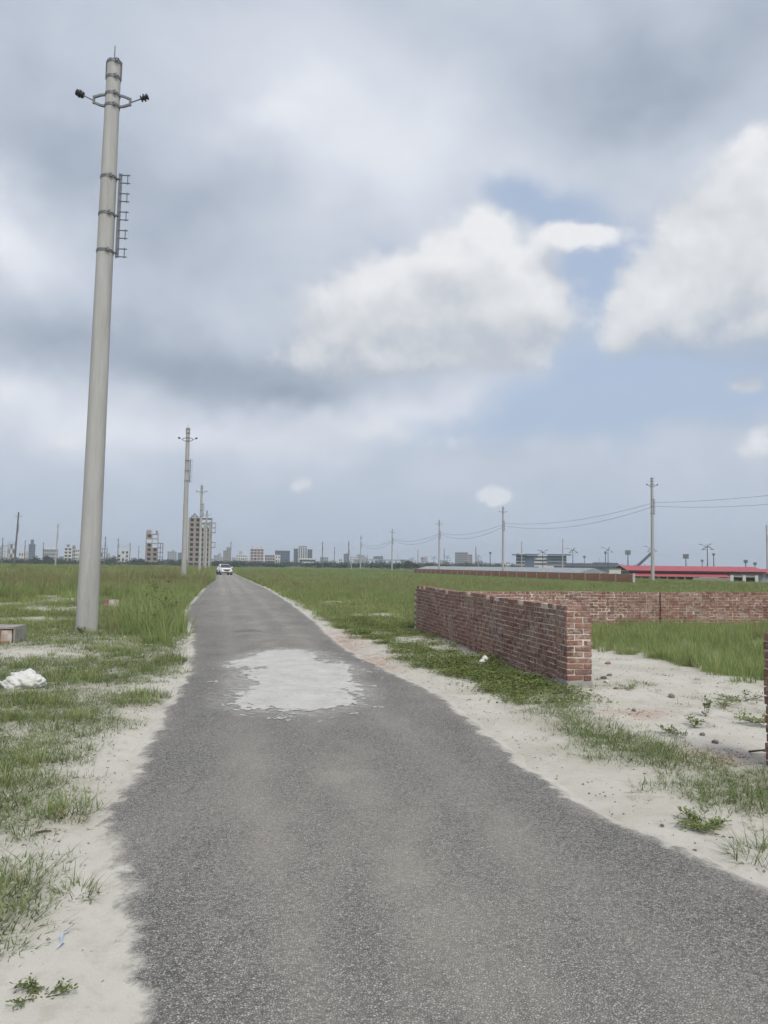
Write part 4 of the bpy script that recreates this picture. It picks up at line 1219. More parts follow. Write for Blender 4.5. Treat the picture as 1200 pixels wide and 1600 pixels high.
# red roofed shed
root, w, H = site('red_roofed_shed', 984, 1300, 884, 190, base=-2.8)
root.rotation_euler.z = R(-5)
tag(root, 'long low shed with two tiers of red metal roof', 'shed')
part('wall', m_conc_d, root, (-w * .16, 9, 1.9), (w * .64, 14, 4.0))
part('end_wall', m_grey, root, (w * .26, 9.4, 1.8), (w * .40, 15, 3.8))
def roofstrip(mb, x0, x1, y0, z0, y1, z1, n, th=.06):
    for i in range(n):
        a, c_ = x0 + (x1 - x0) * i / n, x0 + (x1 - x0) * (i + 1) / n - .05
        mb.add([(a, y0, z0), (c_, y0, z0), (c_, y1, z1), (a, y1, z1), (a, y0, z0 - th), (c_, y0, z0 - th), (c_, y1, z1 - th), (a, y1, z1 - th)], [(0, 1, 2, 3), (7, 6, 5, 4), (0, 4, 5, 1), (1, 5, 6, 2), (2, 6, 7, 3), (3, 7, 4, 0)])
mb = MB(); roofstrip(mb, -w / 2, w * .18, 0, 4.15, 9, 5.35, 40); roofstrip(mb, -w / 2, w * .18, 18, 4.1, 9, 5.35, 4)
mb.build('upper_roof', m_red, root)
mb = MB(); roofstrip(mb, w * .18, w / 2, 1, 3.75, 9, 4.85, 20); mb.build('side_roof', m_red, root)
mb = MB(); roofstrip(mb, -w / 2 + .5, -w * .02, -4, 2.75, 1.8, 3.45, 30); mb.build('lower_roof', m_red, root)
part('fascia', m_redtrim, root, (-w * .16, .3, 3.90), (w * .66, .1, .30)); part('fascia', m_redtrim, root, (w * .34, 1.2, 3.58), (w * .31, .1, .26))
for i in range(12): part('opening', m_hole, root, (-w * .47 + i * w * .041, 1.9, 1.6), (w * .026, .3, 1.5))
for i in range(12): part('post', m_conc, root, (-w * .49 + i * w * .041, -3.8, 1.35), (.2, .2, 2.75))
part('window', m_hole, root, (w * .10, 1.75, 2.2), (2.2, .3, .9))

# kiosk with two windows in the tall grass
root, w, H = site('guard_hut', 1143, 1182.5, 899, 128, base=-1.35)
tag(root, 'small pale hut with two dark windows in the tall grass before the red shed', 'hut')
for x in (-w * .44, 0, w * .44): part('pier', m_white, root, (x, 0, H / 2), (w * .12, .4, H))
part('sill_wall', m_white, root, (0, .05, H * .23), (w * .98, .25, H * .46))
part('lintel', m_white, root, (0, .05, H * .93), (w * .98, .25, H * .14))
part('rear_wall', m_conc_d, root, (0, 2.2, H * .45), (w, .2, H * .9))
part('roof', m_conc_d, root, (0, 1.1, H + .05), (w * 1.04, 2.6, .1))
for x in (-w * .22, w * .22): part('window', m_hole, root, (x, .12, H * .66), (w * .32, .1, H * .40))
# grey boundary between hut and shed
root, w, H = site('low_wall', 1085, 1142, 903, 136, base=-1.5)
tag(root, 'low grey wall with pale patches beside the small hut', 'wall')
part('wall', m_conc, root, (0, 0, H / 2), (w, .2, H)); part('coping', m_white, root, (-w * .1, 0, H + .04), (w * .5, .25, .09))
root, w, H = site('site_shed', 950, 972, 888, 185, base=-2.0)
tag(root, 'small white site shed at the end of the terracotta wall', 'shed')
part('wall', m_white, root, (0, 2, H * .55), (w * .8, 4, H * .9)); part('roof', m_conc_d, root, (0, 2, H), (w * .86, 4.4, .15)); part('opening', m_hole, root, (w * .1, -.05, H * .25), (w * .4, .1, H * .3))

# ------------------------------------------------------------------ lamp masts that branch like palms
def palm_lamp(px, ytop, Y, label):
    p = P(px, ytop, Y)
    root = empty('branching_lamp_mast', (p.x, Y, -.2), random.uniform(0, 1))
    tag(root, label, 'lamp mast', 'palm shaped lamp masts')
    H = p.z
    MB().tube((0, 0, 0), (0, 0, H), .26, .17, 8).build('mast', m_dark_steel, root)
    for k in range(7):
        a = k * 2 * math.pi / 7
        mb = MB(); pts = [(0, -.9), (1.2, .0), (2.4, .45), (3.8, .75)] if k % 2 else [(0, -.9), (1.0, -.5), (1.9, -1.1), (2.8, -1.9)]
        q = [Vector((math.cos(a) * r, math.sin(a) * r, H + z)) for r, z in pts]
        for q0, q1 in zip(q, q[1:]): mb.bar(q0, q1, .16, .14)
        ar = mb.build('arm', m_dark_steel, root)
        e = q[-1]; mb = MB(); mb.box(e + Vector((math.cos(a) * -.4, math.sin(a) * -.4, -.05)), (1.5, .4, .18), a); mb.build('lamp_head', m_dark_steel, ar)
for (px, yt, Y, lb) in [(848, 861, 470, 'palm shaped lamp mast in front of the office block'), (895, 858, 450, 'palm shaped lamp mast between the office block and the long hall'), (950, 857, 450, 'palm shaped lamp mast above the long hall'), (1018, 855, 420, 'palm shaped lamp mast hidden behind the line pole at the red shed'), (1105, 852, 380, 'palm shaped lamp mast standing above the red roof'),
                        (644, 872, 800, 'small palm shaped lamp mast beside the dark tree clump'), (660, 871, 780, 'small palm shaped lamp mast by the thin dark pole'), (678, 870, 760, 'small palm shaped lamp mast before the white shed roof'), (699, 869, 750, 'small palm shaped lamp mast beside the grid faced flats'), (748, 868, 700, 'palm shaped lamp mast by the white slanting brace')]:
    palm_lamp(px, yt, Y, lb)

def floodlight(px, ytop, Y, pw, label):
    p = P(px, ytop, Y); H = p.z
    root = empty('floodlight_mast', (p.x, Y, -.2), random.uniform(-.4, .4))
    tag(root, label, 'floodlight', 'stadium floodlight masts')
    W_ = pw / FPX * Y
    MB().tube((0, 0, 0), (0, 0, H - W_ * .4), .5, .3, 8).build('mast', m_steel, root)
    mb = MB(); mb.box((0, 0, H - W_ * .45), (W_, .4, W_ * .85)); pn = mb.build('lamp_panel', m_grey, root)
    for r in range(4):
        mb = MB(); mb.box((0, -.3, H - W_ * (.12 + .22 * r)), (W_ * 1.04, .3, W_ * .08)); mb.build('lamp_row', m_slate, pn)
for (px, yt, Y, pw, lb) in [(981, 859, 520, 8.5, 'floodlight mast with wide square panel near the slanting jib'), (1071.5, 865, 560, 8.5, 'floodlight mast with square panel above the red roof'), (1097, 874, 700, 4, 'small far floodlight mast beside the palm shaped mast on the red roof'), (1115, 864, 560, 4, 'narrow edge on floodlight mast beside the palm shaped mast'), (1165, 874, 480, 6, 'floodlight mast over the end of the red roof'), (1179.5, 878, 560, 5, 'short floodlight mast near the hut side of the red roof'), (766, 862, 700, 3.5, 'slim floodlight mast behind the terracotta wall pole'), (913, 868, 800, 4, 'small floodlight mast over the long hall'), (946, 862, 600, 3.5, 'slim floodlight mast close beside a palm shaped mast')]:
    floodlight(px, yt, Y, pw, lb)
# crane jib
a, c_ = P(998, 884, 300), P(1018, 864, 300)
root = empty('crane_jib', (a.x, a.y, 0)); tag(root, 'dark slanting crane jib rising behind the red roof', 'crane')
part('base', m_slate, root, (-1.5, 0, a.z / 2 - .2), (3.5, 3, a.z + .4))
MB().bar((-1, 0, a.z - .6), (c_.x - a.x, 0, c_.z), .9, .9).build('jib', m_slate, root)

# ------------------------------------------------------------------ white car on the road
m_carw = simple('white_car_paint', (0.72, 0.73, 0.75), 0.22, 0.03, 2.0, spec=0.6)
m_black = simple('black_plastic', (0.018, 0.019, 0.021), 0.5, 0.2, 3.0)
m_glass = simple('car_glass', (0.03, 0.038, 0.042), 0.08, 0.1, 1.0, spec=0.8)
m_lamp = simple('headlamp_glass', (0.10, 0.11, 0.12), 0.12, 0.1, 1.0, spec=0.8)
m_tyre = simple('tyre_rubber', (0.02, 0.02, 0.021), 0.85, 0.2, 3.0)
m_rim = simple('alloy_rim', (0.35, 0.36, 0.37), 0.35, 0.1, 3.0, metal=0.8)
def loft(secs, mat, name, parent):
    """secs: list of rings (same count)"""
    n = len(secs[0]); vs = [v for s in secs for v in s]; fs = []
    for k in range(len(secs) - 1):
        for i in range(n):
            fs.append((k * n + i, k * n + (i + 1) % n, (k + 1) * n + (i + 1) % n, (k + 1) * n + i))
    fs += [tuple(range(n - 1, -1, -1)), tuple(range((len(secs) - 1) * n, len(secs) * n))]
    mb = MB().add(vs, fs)
    return mb.build(name, mat, parent, True)
def make_car(loc, rz):
    root = empty('white_car', loc, rz)
    tag(root, 'white crossover car driving along the road with dark grille and windscreen', 'car')
    def ring(y, hw, zb, zt, tw):
        return [(-hw * .96, y, zb), (-hw, y, zb + .25), (-hw, y, (zb + zt) / 2 + .1), (-hw * tw, y, zt), (hw * tw, y, zt), (hw, y, (zb + zt) / 2 + .1), (hw, y, zb + .25), (hw * .96, y, zb)]
    # front of the car is at -y
    loft([ring(-2.20, .72, .30, .72, .8), ring(-2.08, .86, .24, .92, .8), ring(-1.7, .91, .22, 1.02, .82), ring(-.95, .92, .22, 1.10, .86), ring(1.4, .92, .22, 1.12, .88), ring(2.0, .88, .26, 1.10, .88), ring(2.22, .78, .34, 1.0, .85)], m_carw, 'body', root)
    def cab(y, hb, zb, ht, zt):
        return [(-hb, y, zb), (-ht, y, zt), (ht, y, zt), (hb, y, zb)]
    loft([[(-.80, -.95, 1.08), (-.62, -.18, 1.58), (.62, -.18, 1.58), (.80, -.95, 1.08)], [(-.82, .1, 1.08), (-.66, .1, 1.63), (.66, .1, 1.63), (.82, .1, 1.08)], [(-.82, 1.2, 1.08), (-.64, 1.2, 1.60), (.64, 1.2, 1.60), (.82, 1.2, 1.08)], [(-.78, 2.0, 1.08), (-.58, 1.75, 1.48), (.58, 1.75, 1.48), (.78, 2.0, 1.08)]], m_carw, 'cabin', root)
    mb = MB().add([(-.74, -.93, 1.115), (.74, -.93, 1.115), (.58, -.22, 1.565), (-.58, -.22, 1.565), (-.74, -.96, 1.13), (.74, -.96, 1.13), (.58, -.25, 1.58), (-.58, -.25, 1.58)], [(4, 5, 6, 7), (0, 3, 2, 1), (0, 1, 5, 4), (1, 2, 6, 5), (2, 3, 7, 6), (3, 0, 4, 7)])
    mb.build('windscreen', m_glass, root)
    for s in (-1, 1):
        mb = MB().add([(s * .835, -.62, 1.14), (s * .835, 1.45, 1.14), (s * .675, 1.25, 1.52), (s * .675, -.05, 1.54), (s * .80, -.62, 1.14), (s * .80, 1.45, 1.14), (s * .64, 1.25, 1.52), (s * .64, -.05, 1.54)], [(0, 1, 2, 3), (7, 6, 5, 4), (0, 4, 5, 1), (1, 5, 6, 2), (2, 6, 7, 3), (3, 7, 4, 0)])
        mb.build('side_window', m_glass, root)
        mb = MB().add([(s * .38, -2.20, .74), (s * .84, -2.06, .82), (s * .86, -1.98, .92), (s * .40, -2.17, .84), (s * .38, -2.1, .74), (s * .84, -1.9, .82), (s * .86, -1.85, .92), (s * .40, -2.0, .84)], [(0, 1, 2, 3), (7, 6, 5, 4), (0, 4, 5, 1), (1, 5, 6, 2), (2, 6, 7, 3), (3, 7, 4, 0)])
        mb.build('headlight', m_lamp, root)
        mr = MB(); mr.box((s * 1.02, -.72, 1.16), (.22, .12, .15)); mr.bar((s * .82, -.70, 1.10), (s * 1.0, -.72, 1.12), .06, .05); mr.build('mirror', m_carw, root)
        mb = MB(); mb.box((s * .66, -2.12, .46), (.30, .12, .16)); mb.build('fog_lamp_recess', m_black, root)
        for y in (-1.38, 1.40):
            M = Matrix.Translation((s * .80, y, .34)) @ Matrix.Rotation(R(90), 4, 'Y')
            wh = MB().lathe([(.20, -.12), (.33, -.12), (.345, -.07), (.345, .07), (.33, .12), (.20, .12)], 24, M).build('wheel', m_tyre, root, True)
            MB().lathe([(.02, -.13), (.21, -.13), (.23, 0), (.21, .13), (.02, .13)], 16, M).build('rim', m_rim, wh, True)
            MB().lathe([(.40, -.125), (.42, 0), (.40, .125)], 20, Matrix.Translation((s * .815, y, .36)) @ Matrix.Rotation(R(90), 4, 'Y')).build('wheel_arch', m_black, root)
    MB().add([(-.62, -2.19, .84), (.62, -2.19, .84), (.30, -2.23, .60), (-.30, -2.23, .60), (-.62, -2.0, .84), (.62, -2.0, .84), (.30, -2.1, .60), (-.30, -2.1, .60)], [(3, 2, 1, 0), (4, 5, 6, 7), (0, 1, 5, 4), (1, 2, 6, 5), (2, 3, 7, 6), (3, 0, 4, 7)]).build('grille', m_black, root)
    mb = MB(); mb.box((0, -2.16, .34), (1.46, .16, .15)); mb.build('lower_bumper', m_black, root)
    mb = MB(); mb.box((0, -2.245, .53), (.46, .03, .13)); mb.build('number_plate', m_white, root)
    mb = MB(); mb.box((0, 0, .30), (1.84, 2.0, .16)); mb.build('sill_trim', m_black, root)
    return root
Yc = 118
cx_ = P(350.5, 897, Yc).x
make_car((cx_, Yc, 0.035), RANG + R(9))

# ------------------------------------------------------------------ vegetation
def leaf_mat(name, stops, dry=None, trans=0.25, rough=0.6):
    m, t, b = material(name)
    rnd = t.new('ShaderNodeObjectInfo').outputs['Random']
    tip = get_attr(t, 'tip')
    isl = t.new('ShaderNodeNewGeometry').outputs['Random Per Island']
    c = t.ramp(t.m('ADD', t.m('MULTIPLY', rnd, 0.6), t.m('MULTIPLY', isl, 0.4)), stops)
    if dry:
        c = t.mix(t.m('MULTIPLY', t.ss(isl, 0.62, 0.92), 0.8), c, dry)
        c = t.mix(t.m('MULTIPLY', tip, 0.30), c, dry)
    t.put(b.inputs['Base Color'], c)
    b.inputs['Roughness'].default_value = rough
    b.inputs['Specular IOR Level'].default_value = 0.25
    tr = t.new('ShaderNodeBsdfTranslucent'); t.put(tr.inputs['Color'], c)
    mx = t.new('ShaderNodeMixShader'); mx.inputs[0].default_value = trans
    t.l.new(b.outputs[0], mx.inputs[1]); t.l.new(tr.outputs[0], mx.inputs[2])
    t.l.new(mx.outputs[0], t.n['Material Output'].inputs[0])
    return m
m_short = leaf_mat('short_grass_blades', [(0.0, (0.075, 0.118, 0.037)), (0.4, (0.119, 0.179, 0.055)), (0.75, (0.166, 0.233, 0.075)), (1.0, (0.216, 0.260, 0.109))], dry=(0.313, 0.318, 0.171), trans=.35)
m_meadow = leaf_mat('meadow_grass_blades', [(0.0, (0.158, 0.223, 0.070)), (0.5, (0.231, 0.311, 0.100)), (1.0, (0.330, 0.391, 0.143))], dry=(0.429, 0.398, 0.201), trans=.42)
m_tall = leaf_mat('tall_grass_blades', [(0.0, (0.158, 0.232, 0.075)), (0.5, (0.231, 0.319, 0.103)), (1.0, (0.330, 0.407, 0.143))], dry=(0.396, 0.398, 0.193), trans=.42)
m_brown = leaf_mat('seeding_grass_blades', [(0.0, (0.165, 0.199, 0.079)), (0.5, (0.247, 0.263, 0.113)), (1.0, (0.330, 0.263, 0.160))], dry=(0.396, 0.247, 0.186), trans=.4)
m_weed = leaf_mat('weed_leaves', [(0.0, (0.114, 0.148, 0.042)), (0.5, (0.174, 0.218, 0.068)), (1.0, (0.250, 0.288, 0.102))], trans=.35)
m_crown = leaf_mat('tree_leaves', [(0.0, (0.026, 0.042, 0.018)), (0.5, (0.045, 0.066, 0.026)), (1.0, (0.07, 0.09, 0.034))], trans=0.15)
m_bark = simple('bark', (0.09, 0.075, 0.055), 0.9, 0.3, 2.0)
m_stem = simple('weed_stem', (0.13, 0.115, 0.06), 0.8, 0.3, 20.0)

def tuft(seed, n, rad, l0, l1, w, lean0, lean1, curve, mat, name, segs=3, droop=0.0):
    rs = np.random.RandomState(seed)
    V, F, T_ = [], [], []
    for k in range(n):
        a = rs.rand() * 2 * math.pi; rr = rad * math.sqrt(rs.rand())
        bx, by = rr * math.cos(a), rr * math.sin(a)
        az_ = a + rs.uniform(-1.2, 1.2)
        ln = rs.uniform(l0, l1) * (0.55 + 0.45 * rs.rand())
        le = rs.uniform(lean0, lean1)
        cu = rs.uniform(0.3, 1.0) * curve
        ww = w * rs.uniform(0.6, 1.25)
        dx, dy = math.cos(az_), math.sin(az_)
        sx, sy = -dy, dx
        x, z, ang = 0.0, -0.015, le
        base = len(V)
        for s in range(segs + 1):
            f = s / segs
            wi = ww * (1 - f ** 1.6) * 0.5
            px, py = bx + dx * x, by + dy * x
            if s < segs:
                V.append((px - sx * wi, py - sy * wi, z)); V.append((px + sx * wi, py + sy * wi, z)); T_ += [f, f]
            else:
                V.append((px, py, z)); T_.append(1.0)
            x += math.sin(ang) * ln / segs; z += math.cos(ang) * ln / segs
            ang += cu / segs
        for s in range(segs - 1):
            i = base + 2 * s
            F += [(i, i + 1, i + 3), (i, i + 3, i + 2)]
        i = base + 2 * (segs - 1)
        F.append((i, i + 1, i + 2))
    V = np.array(V); V[:, 2] = np.maximum(V[:, 2], -0.02 + 0.012 * np.random.RandomState(seed + 1).rand(len(V)))
    me = np_mesh(name, V, F, mat)
    attr(me, 'tip', T_)
    return me
def weed_tuft(seed, n, rad, h, leaf, mat, name='weed_tuft'):
    rs = np.random.RandomState(seed)
    V, F = [], []
    for k in range(n):
        a = rs.rand() * 2 * math.pi; r = rad * math.sqrt(rs.rand())
        c = np.array([r * math.cos(a), r * math.sin(a), h * (0.15 + 0.85 * rs.rand()) * (1 - 0.5 * (r / rad) ** 2)])
        t1 = rs.uniform(-1, 1, 3); t1[2] *= 0.45; t1 /= np.linalg.norm(t1)
        nn = rs.uniform(-.6, .6, 3); nn[2] = 1
        t2 = np.cross(nn, t1); t2 /= np.linalg.norm(t2)
        L, Wd = leaf * rs.uniform(.6, 1.3), leaf * rs.uniform(.35, .6)
        i = len(V)
        V += [c - t1 * L / 2, c - t2 * Wd / 2 + [0, 0, .004], c + t1 * L / 2, c + t2 * Wd / 2 + [0, 0, .004]]
        F += [(i, i + 1, i + 2), (i, i + 2, i + 3)]
    me = np_mesh(name, V, F, mat)
    attr(me, 'tip', np.zeros(len(V)))
    return me

def bank(name, meshes):
    c = bpy.data.collections.new(name)
    for k, m in enumerate(meshes):
        c.objects.link(bpy.data.objects.new(f'{name}_{k:02d}', m))
    return c
bank_short = bank('short_bank', [tuft(k, 20, 0.07, 0.05, 0.13, 0.0060, 0.35, 1.25, 0.7, m_short, 'tuft') for k in range(7)] + [tuft(40 + k, 12, 0.14, 0.06, 0.17, 0.0055, 0.9, 1.45, 0.5, m_short, 'tuft') for k in range(5)])
bank_meadow = bank('meadow_bank', [tuft(80 + k, 34, 0.20, 0.14, 0.34, 0.012, 0.1, 0.8, 0.8, m_meadow, 'tuft') for k in range(7)] + [tuft(95 + k, 30, 0.22, 0.12, 0.30, 0.012, 0.1, 0.8, 0.8, m_brown, 'tuft') for k in range(3)])
bank_tall = bank('tall_bank', [tuft(120 + k, 42, 0.22, 0.35, 0.85, 0.016, 0.02, 0.42, 0.9, m_tall, 'tuft', 4) for k in range(8)] + [tuft(140 + k, 40, 0.22, 0.40, 0.90, 0.014, 0.02, 0.35, 0.6, m_brown, 'tuft', 4) for k in range(4)])
bank_far = bank('far_bank', [tuft(160 + k, 46, 0.55, 0.40, 0.85, 0.055, 0.02, 0.45, 0.8, m_tall, 'tuft', 2) for k in range(6)] + [tuft(180 + k, 46, 0.55, 0.45, 0.90, 0.050, 0.02, 0.4, 0.6, m_brown, 'tuft', 2) for k in range(4)])
bank_field = bank('field_bank', [weed_tuft(230 + k, 170, 0.42, 0.95, 0.085, m_weed) for k in range(3)] + [weed_tuft(240 + k, 120, 0.34, 0.7, 0.07, m_brown) for k in range(2)])
bank_weed = bank('weed_bank', [weed_tuft(200 + k, 22, 0.13, 0.055, 0.034, m_weed) for k in range(6)] + [weed_tuft(215 + k, 26, 0.11, 0.10, 0.040, m_weed) for k in range(3)])

def scatter_object(name, label, cat, coll, P3, rot, scl, var):
    me = bpy.data.meshes.new(name)
    me.vertices.add(len(P3)); me.vertices.foreach_set('co', np.asarray(P3, np.float32).ravel())
    a = me.attributes.new('rot', 'FLOAT_VECTOR', 'POINT'); a.data.foreach_set('vector', np.asarray(rot, np.float32).ravel())
    a = me.attributes.new('scl', 'FLOAT', 'POINT'); a.data.foreach_set('value', np.asarray(scl, np.float32))
    a = me.attributes.new('var', 'INT', 'POINT'); a.data.foreach_set('value', np.asarray(var, np.int32))
    o = link(name, me)
    ng = bpy.data.node_groups.new(name + '_scatter', 'GeometryNodeTree')
    ng.interface.new_socket('Geometry', in_out='INPUT', socket_type='NodeSocketGeometry')
    ng.interface.new_socket('Geometry', in_out='OUTPUT', socket_type='NodeSocketGeometry')
    N = ng.nodes
    gi, go = N.new('NodeGroupInput'), N.new('NodeGroupOutput')
    iop = N.new('GeometryNodeInstanceOnPoints'); ci = N.new('GeometryNodeCollectionInfo')
    ci.inputs['Collection'].default_value = coll
    ci.inputs['Separate Children'].default_value = True
    ci.inputs['Reset Children'].default_value = True
    iop.inputs['Pick Instance'].default_value = True
    def na(nm, ty):
        q = N.new('GeometryNodeInputNamedAttribute'); q.data_type = ty; q.inputs['Name'].default_value = nm
        return q.outputs['Attribute']
    ng.links.new(gi.outputs[0], iop.inputs['Points'])
    ng.links.new(ci.outputs[0], iop.inputs['Instance'])
    ng.links.new(na('var', 'INT'), iop.inputs['Instance Index'])
    ng.links.new(na('rot', 'FLOAT_VECTOR'), iop.inputs['Rotation'])
    ng.links.new(na('scl', 'FLOAT'), iop.inputs['Scale'])
    ng.links.new(iop.outputs[0], go.inputs[0])
    md = o.modifiers.new('scatter', 'NODES'); md.node_group = ng
    tag(o, label, cat, kind='stuff')
    return o

RS = np.random.RandomState(5)
def candidates(y0, y1, dens, xl=-0.60, xr=0.60, pad=1.5):
    """uniform points over the viewed wedge between two distances"""
    x0, x1 = xl * y1 - pad, xr * y1 + pad
    n = int((x1 - x0) * (y1 - y0) * dens)
    X = RS.uniform(x0, x1, n); Y = RS.uniform(y0, y1, n)
    k = (X > xl * Y - pad) & (X < xr * Y + pad)
    return X[k], Y[k]
def in_wall(u, v):
    w = np.interp(u, [WALL_U0, WALL_U1], [WALL_V0, WALL_V1])
    a = (np.abs(v - w - 0.15) < 0.24) & (u > WALL_U0 - 0.05) & (u < WALL_U1 + 0.2)
    return a | ((np.abs(u - WALL_U1 - 0.18) < 0.24) & (v > WALL_V1 - 0.2))
def collect(bands, key, scl, nvar, var_fn=None, tilt=0.12, zoff=0.0):
    PP, RT, SL, VR = [], [], [], []
    for (y0, y1, dens) in bands:
        X, Y = candidates(y0, y1, dens)
        pl = plan(X, Y)
        k = (RS.rand(len(X)) < pl[key]) & ~in_wall(pl['u'], pl['v'])
        X, Y = X[k], Y[k]
        pl = {q: w[k] for q, w in pl.items()}
        Z = ground_h(X, Y, pl) + zoff
        n = len(X)
        PP.append(np.stack([X, Y, Z], -1))
        RT.append(np.stack([RS.uniform(-tilt, tilt, n), RS.uniform(-tilt, tilt, n), RS.uniform(0, 6.283, n)], -1))
        SL.append(scl(X, Y, pl) * RS.uniform(0.6, 1.45, n))
        VR.append(var_fn(X, Y, pl) if var_fn else RS.randint(0, nvar, n))
    return np.concatenate(PP), np.concatenate(RT), np.concatenate(SL), np.concatenate(VR)

a = collect([(2.6, 8, 260), (8, 14, 210), (14, 24, 90), (24, 40, 24)], 'short', lambda X, Y, pl: 0.60 + 0.75 * pl['n2'] * pl['short'] * 1.6 + np.clip((Y - 12) / 28, 0, 1) * 0.9, 12)
scatter_object('short_grass', 'short olive grass tufts scattered over the sandy verges', 'grass', bank_short, *a)
a = collect([(8, 28, 150)], 'weeds', lambda X, Y, pl: 0.8 + 0.5 * pl['n1'], 9, tilt=.1)
scatter_object('ground_weeds', 'low leafy green weeds between the road edge and the front brick wall', 'weeds', bank_weed, *a)
a = collect([(4.5, 14, 34), (14, 30, 20), (30, 60, 11)], 'med', lambda X, Y, pl: np.where(Y < 14, -.08, 0.0) + 0.45 + 0.45 * pl['n1'] + np.clip((Y - 25) / 40, 0, .4), 10, lambda X, Y, pl: np.where(RS.rand(len(X)) < 0.12, RS.randint(7, 10, len(X)), RS.randint(0, 7, len(X))))
scatter_object('meadow_grass', 'knee high green meadow grass beyond the low walls', 'grass', bank_meadow, *a)
def tall_var(X, Y, pl):
    br = np.where(pl['v'] < 0, 0.05 * (pl['u'] < 36) + (0.08 + 0.4 * (fbm(X * .05, Y * .05, 301, 3) > .54)) * (pl['u'] >= 36), np.where(Y > 45, 0.25 * (fbm(X * .06, Y * .06, 305, 3) > .5), 0.04))
    return np.where(RS.rand(len(X)) < br, RS.randint(8, 12, len(X)), RS.randint(0, 8, len(X)))
def tall_scl(X, Y, pl):
    s = 0.42 + 0.75 * pl['n1'] * pl['n1'] * 1.6 + 0.45 * pl['n3']
    s = np.where((pl['v'] > 0) & (pl['u'] < WALL_U1), 0.34 + 0.26 * pl['n1'], s)
    s = np.where((pl['v'] > 0) & (pl['u'] > WALL_U1), 0.42 + 0.30 * pl['n1'], s)
    s = np.where((pl['v'] > 30), s * .75, s)
    s = np.where((pl['v'] > 38) & (pl['v'] < 49.5) & (pl['u'] > 70), s * .45, s)
    s = np.where((pl['v'] < 0) & (pl['u'] < 36), 0.55 + .6 * pl['n2'], s)
    return s
a = collect([(9, 24, 30), (24, 42, 15), (42, 66, 8)], 'tall', tall_scl, 12, tall_var)
scatter_object('tall_grass', 'tall upright green grass of the open plots', 'grass', bank_tall, *a)
def far_var(X, Y, pl):
    q = tall_var(X, Y, pl)
    return np.where(q > 7, RS.randint(6, 10, len(X)), RS.randint(0, 6, len(X)))
a = collect([(60, 100, 2.6), (100, 170, 1.1), (170, 330, 0.35)], 'tall', lambda X, Y, pl: tall_scl(X, Y, pl) * 1.05, 10, far_var)
scatter_object('far_grass', 'grass of the far fields fading towards the town', 'grass', bank_far, *a)

a = collect([(20, 60, .10), (60, 140, .05), (140, 300, .02)], 'tall', lambda X, Y, pl: (0.55 + 0.7 * pl['n3'] * pl['n1'] * 2) * np.where(pl['v'] > 0, .55, .95) * (1 + Y / 400), 5)
scatter_object('field_weeds', 'leafy field weeds standing up through the tall grass', 'weeds', bank_field, *a)
# single plants that stand apart on the sand
def grass_clump(px, py, n, rad, l0, l1, lean, label, mat=None, seed=0, w=.006):
    g = G(px, py); g.z = gz(g.x, g.y)
    root = empty('grass_clump', g)
    tag(root, label, 'grass clump', 'grass clumps standing apart on the sand')
    link('blades', tuft(400 + seed, n, rad, l0, l1, w, lean[0], lean[1], 0.5, mat or m_short, 'blades', 4), root)
    link('runners', tuft(500 + seed, max(4, n // 10), rad * .6, l1, l1 * 1.9, w * .8, 1.2, 1.5, 0.15, m_brown, 'runners', 5), root)
grass_clump(12, 1398, 110, .14, .10, .26, (.2, 1.1), 'bushy grass clump on the sand near the broken twig', seed=1)
grass_clump(122, 1400, 60, .10, .08, .20, (.5, 1.3), 'grey green grass clump alone on the sand beside the road bulge', seed=2)
grass_clump(880, 1245, 34, .10, .08, .16, (.8, 1.45), 'dry sprawling grass clump on the sand strip by the asphalt', m_brown, seed=3)
grass_clump(826, 1206, 30, .07, .05, .11, (.5, 1.3), 'tiny grass tuft on the sand strip below the gate pillar', seed=4)
grass_clump(1190, 1345, 120, .18, .12, .34, (.4, 1.3), 'large spreading grass clump with long runners beside the round leafed weed', seed=5)
grass_clump(1135, 1270, 90, .16, .08, .22, (.4, 1.3), 'dark grass clump between the verge sand and the gate gap', seed=6)
grass_clump(1010, 1078, 40, .14, .06, .15, (.5, 1.3), 'flat grass clump inside the gate on bare sand', seed=7)
grass_clump(1035, 1062, 34, .14, .06, .13, (.5, 1.3), 'sparse grass clump in the sand nearer the plot grass', seed=8)
grass_clump(945, 1110, 34, .08, .05, .12, (.5, 1.3), 'little grass clump on sand just in front of the gate pillar foot', seed=9)
grass_clump(62, 1172, 90, .2, .10, .24, (.1, .9), 'thick green grass clump before the white sack', m_meadow, seed=10)
